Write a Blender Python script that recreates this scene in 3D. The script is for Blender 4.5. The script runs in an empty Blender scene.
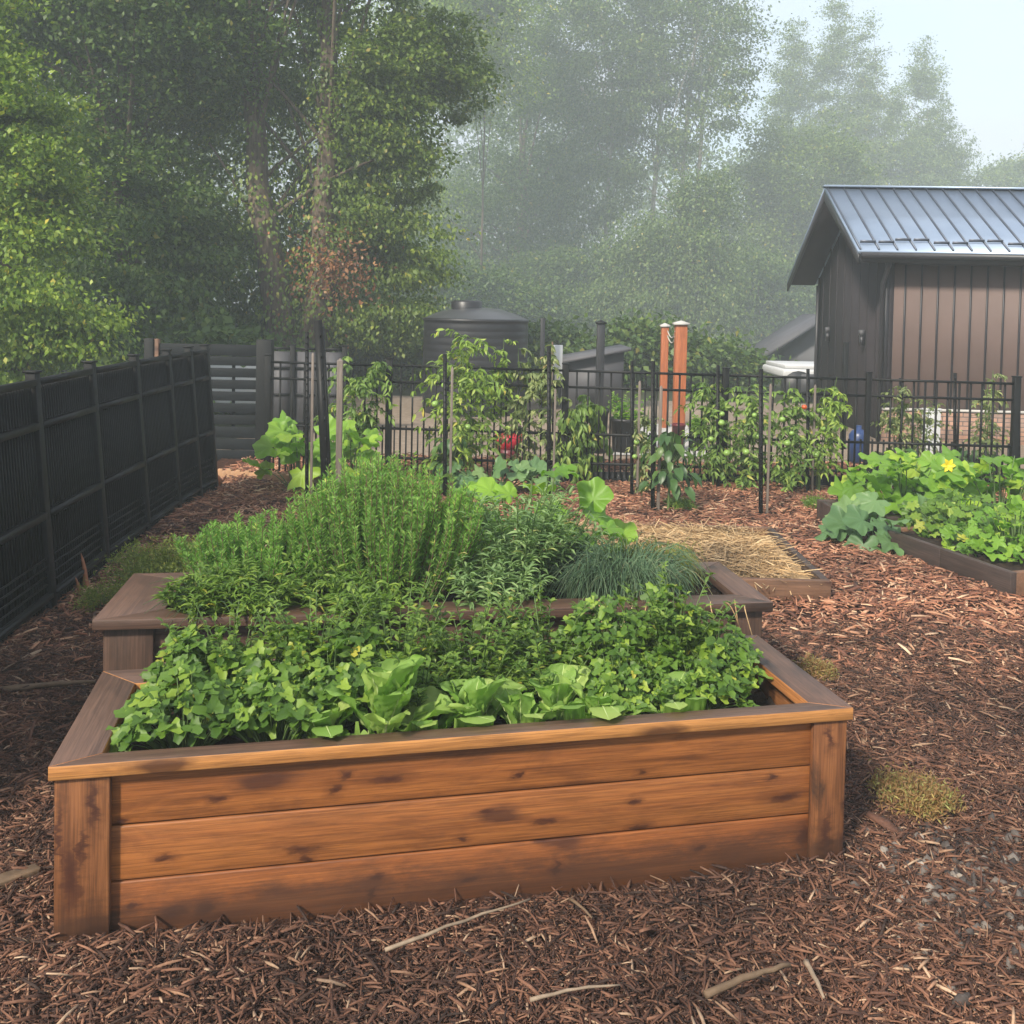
import bpy, bmesh, math
import numpy as np
from mathutils import Matrix, Vector

rng = np.random.default_rng(7)
sc = bpy.context.scene
col = sc.collection
F_PX, PITCH, ROLL, CAM_H, CY = 950.0, 0.033, -0.02, 1.68, 336.0

# ------------------------------------------------------------------ camera
fwd = np.array([0, math.cos(PITCH), -math.sin(PITCH)])
vup = np.array([0, math.sin(PITCH), math.cos(PITCH)])
ex = np.array([1.0, 0, 0])
cr, sr = math.cos(ROLL), math.sin(ROLL)
right = cr * ex - sr * vup
cup = sr * ex + cr * vup
cam = bpy.data.cameras.new("camera")
cam_o = bpy.data.objects.new("camera", cam); col.objects.link(cam_o)
M = Matrix.Identity(4)
for i in range(3):
    M[i][0], M[i][1], M[i][2] = right[i], cup[i], -fwd[i]
M[2][3] = CAM_H
cam_o.matrix_world = M
cam.sensor_width = 36; cam.lens = F_PX / 1024 * 36
cam.shift_y = -(512 - CY) / 1024
cam.clip_start = 0.05; cam.clip_end = 1000
sc.camera = cam_o
CAM = np.array([0, 0, CAM_H])

def ray(px, py):
    return fwd * F_PX + right * (px - 512) + cup * (CY - py)
def at(px, py, Y):
    r = ray(px, py); return CAM + r * (Y / r[1])
def gnd(px, py, z=0.0):
    r = ray(px, py); return CAM + r * ((z - CAM_H) / r[2])

# ------------------------------------------------------------------ scene helpers
def tag(o, label=None, cat=None, group=None, kind=None):
    if label: o["label"] = label
    if cat: o["category"] = cat
    if group: o["group"] = group
    if kind: o["kind"] = kind
    return o
def empty(name, loc=(0, 0, 0), rz=0.0, label=None, cat=None, group=None):
    o = bpy.data.objects.new(name, None); col.objects.link(o)
    o.location = tuple(float(v) for v in loc); o.rotation_euler = (0, 0, rz)
    o.empty_display_size = 0.1
    return tag(o, label, cat, group)

class Geo:
    """collects quads and triangles"""
    def __init__(s): s.v = []; s.q = []; s.t = []; s.n = 0; s.qm = []; s.tm = []
    def add(s, V, Q=None, T=None, mi=0):
        V = np.asarray(V, float).reshape(-1, 3)
        if Q is not None and len(Q):
            Q = np.asarray(Q, np.int64).reshape(-1, 4); s.q.append(Q + s.n); s.qm.append(np.full(len(Q), mi))
        if T is not None and len(T):
            T = np.asarray(T, np.int64).reshape(-1, 3); s.t.append(T + s.n); s.tm.append(np.full(len(T), mi))
        s.v.append(V); s.n += len(V)
        return s
    def build(s, name, mats, parent=None, smooth=False, loc=None, rz=0.0):
        V = np.concatenate(s.v) if s.v else np.zeros((0, 3))
        Q = np.concatenate(s.q) if s.q else np.zeros((0, 4), np.int64)
        T = np.concatenate(s.t) if s.t else np.zeros((0, 3), np.int64)
        me = bpy.data.meshes.new(name)
        me.vertices.add(len(V)); me.vertices.foreach_set("co", V.astype(np.float32).ravel())
        nl = Q.size + T.size
        me.loops.add(nl); me.polygons.add(len(Q) + len(T))
        me.loops.foreach_set("vertex_index", np.concatenate([Q.ravel(), T.ravel()]).astype(np.int32))
        st = np.concatenate([np.arange(len(Q)) * 4, Q.size + np.arange(len(T)) * 3]).astype(np.int32)
        me.polygons.foreach_set("loop_start", st)
        mi = np.concatenate((s.qm + s.tm) or [np.zeros(0)]).astype(np.int32)
        me.polygons.foreach_set("material_index", mi)
        me.update(calc_edges=True); me.validate()
        if smooth: me.polygons.foreach_set("use_smooth", np.ones(len(me.polygons), bool))
        for m in (mats if isinstance(mats, (list, tuple)) else [mats]): me.materials.append(m)
        o = bpy.data.objects.new(name, me); col.objects.link(o)
        if loc is not None: o.location = tuple(float(a) for a in loc)
        o.rotation_euler[2] = rz
        if parent is not None: o.parent = parent
        return o

BQ = [[0, 3, 2, 1], [4, 5, 6, 7], [0, 1, 5, 4], [1, 2, 6, 5], [2, 3, 7, 6], [3, 0, 4, 7]]
def box(g, x0, x1, y0, y1, z0, z1, mi=0):
    V = [(x0, y0, z0), (x1, y0, z0), (x1, y1, z0), (x0, y1, z0), (x0, y0, z1), (x1, y0, z1), (x1, y1, z1), (x0, y1, z1)]
    return g.add(V, BQ, mi=mi)
def beam(g, a, b, w, h, upv=(0, 0, 1), mi=0):
    """box bar from a to b, w across, h along upv"""
    a = np.asarray(a, float); b = np.asarray(b, float); d = b - a; d /= np.linalg.norm(d)
    s = np.cross(d, upv); s /= np.linalg.norm(s); u = np.cross(s, d)
    V = []
    for p in (a, b):
        for i, j in ((-1, -1), (1, -1), (1, 1), (-1, 1)): V.append(p + s * w / 2 * i + u * h / 2 * j)
    return g.add(V, [[0, 1, 2, 3], [4, 7, 6, 5], [0, 4, 5, 1], [1, 5, 6, 2], [2, 6, 7, 3], [3, 7, 4, 0]], mi=mi)
def tube(g, P, r, n=8, cap=True, mi=0):
    P = np.asarray(P, float); k = len(P); r = np.broadcast_to(np.asarray(r, float), (k,))
    T = np.gradient(P, axis=0); T /= np.linalg.norm(T, axis=1)[:, None] + 1e-12
    ref = np.array([0.13, 0.97, 0.2]) if abs(T[0][2]) > .7 else np.array([0, 0, 1.0])
    S = np.cross(T, ref); S /= np.linalg.norm(S, axis=1)[:, None] + 1e-12
    U = np.cross(S, T)
    a = np.arange(n) / n * 2 * math.pi
    V = P[:, None] + (S[:, None] * np.cos(a)[None, :, None] + U[:, None] * np.sin(a)[None, :, None]) * r[:, None, None]
    i = np.arange(k - 1)[:, None] * n; j = np.arange(n)[None]; j2 = (j + 1) % n
    Q = np.stack([i + j, i + j2, i + n + j2, i + n + j], -1).reshape(-1, 4)
    V = V.reshape(-1, 3); Tn = []
    if cap:
        V = np.concatenate([V, P[:1], P[-1:]]); c0, c1 = k * n, k * n + 1
        Tn = [[c0, (x + 1) % n, x] for x in range(n)] + [[c1, (k - 1) * n + x, (k - 1) * n + (x + 1) % n] for x in range(n)]
    return g.add(V, Q, Tn, mi=mi)
def bez(a, b, c, n=8):
    t = np.linspace(0, 1, n)[:, None]; a, b, c = map(lambda v: np.asarray(v, float), (a, b, c))
    return (1 - t) ** 2 * a + 2 * t * (1 - t) * b + t * t * c
def lathe(g, prof, n=24, cx=0, cy=0, mi=0):
    prof = np.asarray(prof, float); a = np.arange(n) / n * 2 * math.pi; k = len(prof)
    V = np.stack([cx + prof[:, 0, None] * np.cos(a), cy + prof[:, 0, None] * np.sin(a), np.repeat(prof[:, 1, None], n, 1)], -1).reshape(-1, 3)
    i = np.arange(k - 1)[:, None] * n; j = np.arange(n)[None]; j2 = (j + 1) % n
    return g.add(V, np.stack([i + j, i + j2, i + n + j2, i + n + j], -1).reshape(-1, 4), mi=mi)
def bev(o, w=0.004, seg=2):
    m = o.modifiers.new("edge", "BEVEL"); m.width = w; m.segments = seg; m.limit_method = "ANGLE"; return o
def unit(v): return v / (np.linalg.norm(v, axis=-1, keepdims=True) + 1e-9)

# ------------------------------------------------------------------ leaf templates (x along leaf, y across, z up)
def tpl_oval(curl=-.15, fold=.12):
    V = np.array([[0, 0, 0], [.3, .38, fold], [.3, 0, .03], [.3, -.38, fold], [.68, .36, fold + curl * .35], [.68, 0, .03 + curl * .35], [.68, -.36, fold + curl * .35], [1, 0, curl]])
    return V, [[1, 2, 5, 4], [2, 3, 6, 5]], [[0, 2, 1], [0, 3, 2], [4, 5, 7], [5, 6, 7]]
OVAL = tpl_oval(); DROOP = tpl_oval(-.35, .1)
DIA = (np.array([[0, 0, 0], [.45, .5, .08], [1, 0, -.08], [.45, -.5, .08]]), [[0, 3, 2, 1]], [])
NEED = (np.array([[0, 0, 0], [.5, .5, 0], [1, 0, 0], [.5, -.5, 0]]), [[0, 3, 2, 1]], [])
def tpl_palmate(n=30, lobes=5, depth=.28, seed=0, cup=.12, wav=.07):
    r_ = np.random.default_rng(seed)
    a = np.linspace(-math.pi * .93, math.pi * .93, n)
    rad = (1 - depth * .5 + depth * .5 * np.cos(a * lobes)) * (1 - .22 * np.abs(a / math.pi) ** 2) * (1 + .05 * r_.standard_normal(n))
    x = .42 + .55 * rad * np.cos(a); y = .6 * rad * np.sin(a)
    o = np.stack([x, y, cup * (np.abs(y) ** 1.2) + wav * np.sin(a * 7 + seed) - .25 * np.clip(x - .4, 0, 1) ** 2 - .1 * (np.abs(a) > 2.5)], -1)
    c = np.array([.30, 0, 0.0]); mid = c + (o - c) * .55; mid[:, 2] = mid[:, 2] * .45 + .03 * np.cos(a * lobes)
    V = np.concatenate([[c], mid, o]); Q = []; T = []
    for i in range(n - 1):
        T.append([0, 1 + i, 2 + i]); Q.append([1 + i, 1 + n + i, 2 + n + i, 2 + i])
    return V, Q, T
PALM = [tpl_palmate(seed=k, depth=.22 + .06 * k) for k in range(4)]
def tpl_round(n=19, seed=0):
    """small lobed, toothed leaflet"""
    r_ = np.random.default_rng(seed + 5)
    a = np.linspace(-math.pi * .9, math.pi * .9, n)
    rad = (.84 + .20 * np.cos(a * 3)) * (1 + .09 * (-1.0) ** np.arange(n)) * (1 + .06 * r_.standard_normal(n)) * (1 - .12 * np.abs(a) / math.pi)
    o = np.stack([.42 + .56 * rad * np.cos(a), .56 * rad * np.sin(a), .16 * np.abs(np.sin(a)) + .06 * np.cos(3 * a + seed) - .18 * np.clip(np.cos(a), 0, 1)], -1)
    V = np.concatenate([[[.3, 0, 0]], o])
    return V, [], [[0, 1 + i, 2 + i] for i in range(n - 1)]
ROUND = [tpl_round(seed=k) for k in range(3)]
def scatter(g, tpl, pos, ax, nr, L, W=None, mi=0):
    V, Q, T = tpl; pos = np.asarray(pos, float); n = len(pos)
    if n == 0: return g
    ax = unit(np.asarray(ax, float)); L = np.broadcast_to(np.asarray(L, float), (n,)); W = L * .6 if W is None else np.broadcast_to(np.asarray(W, float), (n,))
    sd = unit(np.cross(nr, ax)); nn = np.cross(ax, sd)
    P = pos[:, None] + L[:, None, None] * V[None, :, 0, None] * ax[:, None] + W[:, None, None] * V[None, :, 1, None] * sd[:, None] + L[:, None, None] * V[None, :, 2, None] * nn[:, None]
    off = (np.arange(n) * len(V))[:, None, None]
    Q = (np.asarray(Q, np.int64).reshape(1, -1, 4) + off).reshape(-1, 4) if len(Q) else None
    T = (np.asarray(T, np.int64).reshape(1, -1, 3) + off).reshape(-1, 3) if len(T) else None
    return g.add(P.reshape(-1, 3), Q, T, mi)
def rdir(n, up=0.0, sp=1.0):
    v = rng.standard_normal((n, 3)) * sp; v[:, 2] += up; return unit(v)

# ------------------------------------------------------------------ materials
def newmat(name):
    m = bpy.data.materials.new(name); m.use_nodes = True; nt = m.node_tree
    for n in list(nt.nodes): nt.nodes.remove(n)
    out = nt.nodes.new("ShaderNodeOutputMaterial"); b = nt.nodes.new("ShaderNodeBsdfPrincipled")
    nt.links.new(b.outputs[0], out.inputs[0]); return m, nt, b, out
def N(nt, t, **k):
    n = nt.nodes.new(t)
    for a, v in k.items():
        if a.startswith("i_"):
            key = a[2:]; key = int(key) if key.isdigit() else key.replace("_", " ")
            n.inputs[key].default_value = v
        else: setattr(n, a, v)
    return n
def ramp(nt, src, stops, interp="LINEAR"):
    r = nt.nodes.new("ShaderNodeValToRGB"); r.color_ramp.interpolation = interp
    e = r.color_ramp.elements
    while len(e) < len(stops): e.new(0.5)
    for el, (p, c) in zip(e, stops): el.position = p; el.color = tuple(c) + (1,) if len(c) == 3 else c
    nt.links.new(src, r.inputs[0]); return r.outputs[0]
def g1(v): return (v, v, v)
def mix(nt, fac, a, b, mode="MIX"):
    m = nt.nodes.new("ShaderNodeMix"); m.data_type = "RGBA"; m.blend_type = mode
    for s, v in ((0, fac), (6, a), (7, b)):
        if hasattr(v, "is_linked"): nt.links.new(v, m.inputs[s])
        else: m.inputs[s].default_value = v if s == 0 else tuple(v) + (1,)
    return m.outputs[2]
def coords(nt, scale=(1, 1, 1), loc=(0, 0, 0), kind="Object", rnd=False):
    tc = nt.nodes.new("ShaderNodeTexCoord"); mp = nt.nodes.new("ShaderNodeMapping")
    mp.inputs["Scale"].default_value = scale; mp.inputs["Location"].default_value = loc
    nt.links.new(tc.outputs[kind], mp.inputs[0]); return mp.outputs[0]
def noise(nt, vec, scale, detail=4, rough=.55, dist=0.0):
    n = N(nt, "ShaderNodeTexNoise", i_Scale=scale, i_Detail=detail, i_Roughness=rough, i_Distortion=dist)
    nt.links.new(vec, n.inputs["Vector"]); return n.outputs[0]
def bump(nt, b, h, strength=.3, dist=.01):
    n = N(nt, "ShaderNodeBump", i_Strength=strength, i_Distance=dist); nt.links.new(h, n.inputs["Height"]); nt.links.new(n.outputs[0], b.inputs["Normal"])

def plain(name, c, rough=.6, metal=0.0, var=.15, sc_=6.0, bmp=.1, spec=.5):
    m, nt, b, _ = newmat(name); v = coords(nt)
    n = noise(nt, v, sc_, 5)
    c0 = tuple(x * (1 - var) for x in c); c1 = tuple(min(1, x * (1 + var)) for x in c)
    nt.links.new(ramp(nt, n, [(.3, c0), (.7, c1)]), b.inputs["Base Color"])
    b.inputs["Roughness"].default_value = rough; b.inputs["Metallic"].default_value = metal
    b.inputs["Specular IOR Level"].default_value = spec
    if bmp: bump(nt, b, noise(nt, v, sc_ * 8, 3), bmp, .004)
    return m
def leafmat(name, a, b_, c=None, rough=.5, tr=.3, trc=None):
    """leaf colour differs from leaf to leaf; a thin blade lets light through"""
    m, nt, b, out = newmat(name)
    ge = nt.nodes.new("ShaderNodeNewGeometry")
    st = [(0, a), (.7, b_)] + ([(.97, c), (1, (min(.7, c[0] * 1.6), c[1] * 1.02, c[2]))] if c else [])
    cc = ramp(nt, ge.outputs["Random Per Island"], st)
    n = noise(nt, coords(nt), 1.3, 2)
    hv = ramp(nt, n, [(.3, (.78, .8, .8)), (.7, (1.2, 1.17, 1.0))])
    cc = mix(nt, 1.0, cc, hv, "MULTIPLY")
    nt.links.new(cc, b.inputs["Base Color"]); b.inputs["Roughness"].default_value = rough
    b.inputs["Specular IOR Level"].default_value = .4
    t = nt.nodes.new("ShaderNodeBsdfTranslucent")
    tc_ = mix(nt, 1.0, cc, trc or (1.3, 1.5, .7), "MULTIPLY"); nt.links.new(tc_, t.inputs[0])
    ms = nt.nodes.new("ShaderNodeMixShader"); ms.inputs[0].default_value = tr
    nt.links.new(b.outputs[0], ms.inputs[1]); nt.links.new(t.outputs[0], ms.inputs[2]); nt.links.new(ms.outputs[0], out.inputs[0])
    return m
def N_col(nt, vec, scale):
    n = N(nt, "ShaderNodeTexNoise", i_Scale=scale, i_Detail=5, i_Roughness=.6); nt.links.new(vec, n.inputs["Vector"]); return n.outputs["Color"]
def on_board(px, py, wpx, hpx):
    """a mark seen on the near bed's front: bed-local x, z and half sizes"""
    (ox, oy), yw = (-1.155, 2.37), .205
    r = ray(px, py); n_ = np.array([-math.sin(yw), math.cos(yw), 0]); p0 = np.array([ox, oy, 0]) + n_ * .035
    p = CAM + r * (((p0 - CAM) @ n_) / (r @ n_)); d_ = p - np.array([ox, oy, 0]); dist = p[1]
    return (d_[0] * math.cos(yw) + d_[1] * math.sin(yw), d_[2], wpx / F_PX * dist / 2, hpx / F_PX * dist / 2)
MK_TOP = [on_board(*a) for a in ((387, 779, 46, 14), (335, 790, 22, 16), (215, 800, 20, 10), (516, 776, 9, 8), (345, 775, 14, 9), (640, 772, 12, 6), (118, 820, 16, 8))]
MK_MID = [on_board(*a) for a in ((165, 857, 24, 9), (300, 848, 52, 14), (305, 860, 14, 22), (463, 838, 16, 8), (636, 800, 14, 9), (770, 778, 13, 9), (782, 798, 46, 14), (640, 828, 22, 13), (545, 822, 34, 8), (488, 812, 26, 7))]
MK_LOW = [on_board(*a) for a in ((134, 905, 14, 10), (175, 912, 40, 16), (207, 908, 30, 20), (377, 877, 22, 10), (372, 895, 10, 18), (556, 868, 10, 22), (543, 842, 10, 7), (700, 848, 18, 10), (805, 835, 20, 30), (470, 880, 24, 8))]
MK_POST = [on_board(*a) for a in ((72, 872, 26, 90), (92, 935, 40, 44), (96, 800, 12, 60), (62, 835, 9, 90), (84, 845, 10, 50), (822, 838, 14, 80), (839, 845, 14, 36), (826, 735, 9, 30), (845, 790, 8, 60))]
def N1(nt, o):
    m = N(nt, "ShaderNodeMath", operation="MULTIPLY_ADD"); m.inputs[1].default_value = 2.0; m.inputs[2].default_value = .4; nt.links.new(o, m.inputs[0]); return m.outputs[0]
def wood(name, light, dark, stain, axis=0, rough=.55, knots=.8, stains=.5, off=0.0, spec=.35, bmp=.25, dirt=False, marks=()):
    m, nt, b, _ = newmat(name)
    s = [34, 34, 34]; s[axis] = .8
    v = coords(nt, tuple(s), (off, off * .7, off * 1.3))
    g_ = noise(nt, v, 1.0, 8, .6, .9)
    s2 = [150, 150, 150]; s2[axis] = 4.0
    fine = noise(nt, coords(nt, tuple(s2), (off, 0, 0)), 1.6, 6, .6, .3)
    cc = ramp(nt, g_, [(.25, tuple(x * .9 for x in dark)), (.45, tuple(.5 * (x + y) for x, y in zip(dark, light))), (.6, light), (.75, tuple(x * 1.15 for x in light))])
    cc = mix(nt, .65, cc, ramp(nt, fine, [(.36, g1(.4)), (.60, g1(1.12))]), "MULTIPLY")
    # knots: rare dark ovals
    s3 = [9, 9, 9]; s3[axis] = 3.2
    v3 = coords(nt, tuple(s3), (off * 2.1, off, 0))
    wob = noise(nt, v3, 1.5, 3); 
    add = N(nt, "ShaderNodeVectorMath", operation="MULTIPLY_ADD"); add.inputs[1].default_value = (.55, .55, .55)
    nt.links.new(wob, add.inputs[0]); nt.links.new(v3, add.inputs[2])
    vo = N(nt, "ShaderNodeTexVoronoi", i_Scale=.8); nt.links.new(add.outputs[0], vo.inputs["Vector"])
    kf = ramp(nt, vo.outputs["Distance"], [(.12, g1(knots)), (.19, g1(.45 * knots)), (.27, g1(0))])
    cc = mix(nt, kf, cc, stain)
    s4 = [5.5, 5.5, 5.5]; s4[axis] = 1.7
    sf = noise(nt, coords(nt, tuple(s4), (off * 3, 1, off)), 1.6, 9, .68, .6)
    cc = mix(nt, ramp(nt, sf, [(.50, g1(0)), (.64, g1(stains))]), cc, stain)
    if marks:
        wv = N(nt, "ShaderNodeVectorMath", operation="MULTIPLY_ADD"); wv.inputs[1].default_value = (.10, .0, .045)
        nt.links.new(N_col(nt, coords(nt, (1, 1, 3)), 11), wv.inputs[0]); tcn = nt.nodes.new("ShaderNodeTexCoord"); nt.links.new(tcn.outputs["Object"], wv.inputs[2])
        last = None
        for (kx, kz, rx, rz) in marks:
            mpn = nt.nodes.new("ShaderNodeMapping"); mpn.inputs["Scale"].default_value = (1 / rx, 0, 1 / rz); mpn.inputs["Location"].default_value = (-(kx + .05) / rx, 0, -(kz + .022) / rz)
            nt.links.new(wv.outputs[0], mpn.inputs[0]); ln = N(nt, "ShaderNodeVectorMath", operation="LENGTH"); nt.links.new(mpn.outputs[0], ln.inputs[0])
            if last is None: last = ln.outputs["Value"]
            else:
                mn = N(nt, "ShaderNodeMath", operation="MINIMUM"); nt.links.new(last, mn.inputs[0]); nt.links.new(ln.outputs["Value"], mn.inputs[1]); last = mn.outputs[0]
        h_ = N(nt, "ShaderNodeMath", operation="MULTIPLY"); h_.inputs[1].default_value = .5; nt.links.new(last, h_.inputs[0])
        cc = mix(nt, ramp(nt, h_.outputs[0], [(.10, g1(.95)), (.30, g1(.75)), (.42, g1(.35)), (.85, g1(0))]), cc, (.05, .016, .009))
    if dirt:
        sx = N(nt, "ShaderNodeSeparateXYZ"); nt.links.new(coords(nt), sx.inputs[0]); ad = N(nt, "ShaderNodeMath", operation="MULTIPLY_ADD"); ad.inputs[1].default_value = -.22
        nt.links.new(noise(nt, coords(nt, (3, 3, 9)), 2.0, 7, .7), ad.inputs[0]); nt.links.new(sx.outputs[2], ad.inputs[2])
        cc = mix(nt, ramp(nt, ad.outputs[0], [(0, g1(0)), (.04, g1(0))]) if 0 else ramp(nt, N1(nt, ad.outputs[0]), [(.30, g1(.75)), (.45, g1(0))]), cc, (.045, .022, .014))
    nt.links.new(cc, b.inputs["Base Color"])
    b.inputs["Roughness"].default_value = rough; b.inputs["Specular IOR Level"].default_value = spec
    bump(nt, b, g_, bmp, .004)
    return m

CED = (.32, .115, .031); CEDD = (.20, .066, .018); STN = (.05, .018, .011)
m_cedar = [wood("cedar_board_%s" % w, CED, CEDD, STN, 0, off=o_, knots=.85, stains=s_, marks=MK_TOP if w == "upper" else ()) for w, o_, s_ in (("upper", 3.1, .45), ("middle", 8.4, .6), ("lower", 15.2, .8))]
m_cedar_mid = wood("cedar_board_pale", (.33, .122, .034), (.21, .068, .02), STN, 0, off=8.4, stains=.35, marks=MK_MID)
m_cedar_low = wood("cedar_board_red", (.29, .098, .027), (.18, .056, .016), STN, 0, off=14.0, stains=.5, dirt=True, marks=MK_LOW)
m_cedar_post = wood("cedar_post", (.24, .095, .035), (.14, .052, .02), (.025, .015, .011), 2, off=5, stains=.8, dirt=True, marks=MK_POST)
m_cedar_side = wood("cedar_side", (.33, .14, .05), (.2, .08, .028), STN, 1, off=2)
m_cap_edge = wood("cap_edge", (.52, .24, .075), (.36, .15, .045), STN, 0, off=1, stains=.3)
m_cap_top = wood("cap_top", (.135, .075, .05), (.075, .042, .03), (.025, .018, .015), 0, rough=.45, off=6, stains=.4, spec=.5)  # weathered brown; the greyer tone puts reflected sky into the colour
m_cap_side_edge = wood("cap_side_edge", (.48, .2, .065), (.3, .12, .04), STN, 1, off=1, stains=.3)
m_cap_side_top = wood("cap_side_top", (.145, .08, .053), (.08, .044, .031), (.025, .018, .015), 1, rough=.45, off=9, stains=.4, spec=.5)  # side caps: same weathered brown with the sky's reflection coloured in
m_old_x = wood("old_board", (.105, .06, .042), (.055, .032, .025), (.02, .014, .012), 0, off=4, stains=.5)
m_old_y = wood("old_board_side", (.105, .062, .045), (.055, .033, .026), (.02, .014, .012), 1, off=4, stains=.5)
m_old_z = wood("old_post", (.10, .055, .037), (.055, .032, .023), (.02, .014, .012), 2, off=4, stains=.5)
m_brown = wood("brown_board", (.2, .105, .06), (.12, .065, .04), STN, 0, off=4, stains=.4)
m_dark_board = wood("dark_low_board", (.075, .05, .042), (.045, .032, .028), (.02, .015, .013), 0, off=11)
m_greystake = wood("grey_stake", (.20, .165, .14), (.12, .098, .082), (.09, .075, .06), 2, off=2, knots=.3, stains=.3)
m_orange = wood("orange_post", (.40, .125, .045), (.30, .085, .03), (.15, .05, .03), 2, off=2, knots=.2, stains=.2)
m_black = plain("black_metal", (.008, .0085, .009), .5, .0, .2, 20, .03, .22)
m_blackm = plain("black_mesh", (.006, .006, .0065), .85, 0, .3, 9, .1, .08)
m_blackslat = plain("black_slats", (.009, .011, .013), .6, 0, .2, 9, .05, .2)
m_greyp = plain("grey_panel", (.06, .06, .068), .6, 0, .12, 5, .05)
m_white = plain("white_paint", (.5, .51, .52), .5, 0, .05, 4, .03)
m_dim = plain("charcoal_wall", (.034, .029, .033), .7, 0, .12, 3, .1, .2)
m_sid = plain("brown_siding", (.125, .085, .075), .7, 0, .10, 1.6, .12)
m_fasc = plain("dark_fascia", (.022, .022, .027), .45, 0, .15, 5, .03)
m_tank = plain("dark_tank", (.014, .014, .017), .42, 0, .15, 3, .05)
m_greyhut = plain("grey_siding", (.09, .09, .10), .7, 0, .1, 2, .05)
m_greyroof = plain("grey_roof", (.07, .07, .08), .7, 0, .15, 4, .1)
m_steel = plain("pale_steel", (.5, .52, .53), .4, .3, .1, 6, .03)
m_red = plain("red_plastic", (.45, .012, .03), .35, 0, .12, 6, .03)
m_redd = plain("dark_red_plastic", (.10, .008, .012), .4, 0, .12, 6, .03)
m_blue = plain("blue_plastic", (.012, .035, .12), .35, 0, .12, 6, .03)
m_pot = plain("black_pot", (.014, .014, .016), .5, 0, .2, 6, .05)
m_conc = plain("pale_concrete", (.42, .41, .39), .85, 0, .15, 3, .2)
m_rope = plain("pale_rope", (.5, .48, .42), .8, 0, .1, 30, .1)
m_soil = plain("dark_soil", (.03, .02, .014), .95, 0, .5, 30, 1.0, .2)
m_tomr = plain("red_tomato", (.45, .08, .02), .25, 0, .15, 8, 0)
m_tomg = plain("green_tomato", (.22, .36, .08), .3, 0, .15, 8, 0)
m_stem = plain("green_stem", (.09, .15, .04), .6, 0, .25, 20, .05)
m_drystem = plain("woody_stem", (.13, .085, .05), .8, 0, .3, 20, .2)
m_twig = plain("pale_twig", (.24, .18, .125), .75, 0, .3, 25, .2)
m_rib = plain("pale_midrib", (.42, .52, .2), .45, 0, .1, 9, 0)
m_petal = plain("yellow_petal", (.75, .6, .03), .5, 0, .1, 9, 0)

def roofmat():
    m, nt, b, _ = newmat("blue_metal_roof"); v = coords(nt)
    nt.links.new(ramp(nt, noise(nt, v, 2.0, 3), [(.3, (.25, .32, .43)), (.7, (.30, .375, .49))]), b.inputs["Base Color"])
    b.inputs["Metallic"].default_value = .55; b.inputs["Roughness"].default_value = .36
    bump(nt, b, noise(nt, v, 1.2, 2), .1, .02); return m
m_roof = roofmat()
def stonemat():
    m, nt, b, _ = newmat("stone_veneer"); v = coords(nt, (1, 1, 1))
    mp = N(nt, "ShaderNodeSeparateXYZ"); nt.links.new(v, mp.inputs[0])
    cb = N(nt, "ShaderNodeCombineXYZ"); ad = N(nt, "ShaderNodeMath", operation="ADD")
    nt.links.new(mp.outputs[0], ad.inputs[0]); nt.links.new(mp.outputs[1], ad.inputs[1]); nt.links.new(ad.outputs[0], cb.inputs[0]); nt.links.new(mp.outputs[2], cb.inputs[1])
    bt = N(nt, "ShaderNodeTexBrick", i_Scale=5.0); nt.links.new(cb.outputs[0], bt.inputs["Vector"])
    bt.inputs["Color1"].default_value = (.34, .19, .13, 1); bt.inputs["Color2"].default_value = (.22, .15, .12, 1); bt.inputs["Mortar"].default_value = (.07, .06, .055, 1)
    bt.inputs["Mortar Size"].default_value = .03; bt.inputs["Brick Width"].default_value = .9; bt.inputs["Row Height"].default_value = .3
    c = mix(nt, .6, bt.outputs["Color"], ramp(nt, noise(nt, v, 9, 4), [(.3, g1(.6)), (.7, g1(1.3))]), "MULTIPLY")
    nt.links.new(c, b.inputs["Base Color"]); b.inputs["Roughness"].default_value = .85
    bump(nt, b, bt.outputs["Fac"], -.4, .02); return m
m_stone = stonemat()
def groundmat(name, stops, s=6.0, bm=.6, big=.35, rough=.95):
    m, nt, b, _ = newmat(name); v = coords(nt)
    c = ramp(nt, noise(nt, v, s, 8, .7), stops)
    c = mix(nt, 1.0, c, ramp(nt, noise(nt, v, big, 3), [(.3, g1(.75)), (.7, g1(1.2))]), "MULTIPLY")
    nt.links.new(c, b.inputs["Base Color"]); b.inputs["Roughness"].default_value = rough; b.inputs["Specular IOR Level"].default_value = .2
    bump(nt, b, noise(nt, v, s * 5, 6, .7), bm, .03); return m
m_mulch = groundmat("mulch_floor", [(.3, (.03, .014, .009)), (.55, (.085, .036, .021)), (.75, (.15, .065, .038))], 26, .9)
m_ground = groundmat("earth_and_grass", [(.3, (.028, .035, .014)), (.6, (.05, .06, .025)), (.8, (.09, .085, .04))], 3)
m_gravel = groundmat("tan_gravel", [(.3, (.20, .155, .115)), (.6, (.30, .235, .18)), (.8, (.42, .36, .29))], 14, .6)
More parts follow.
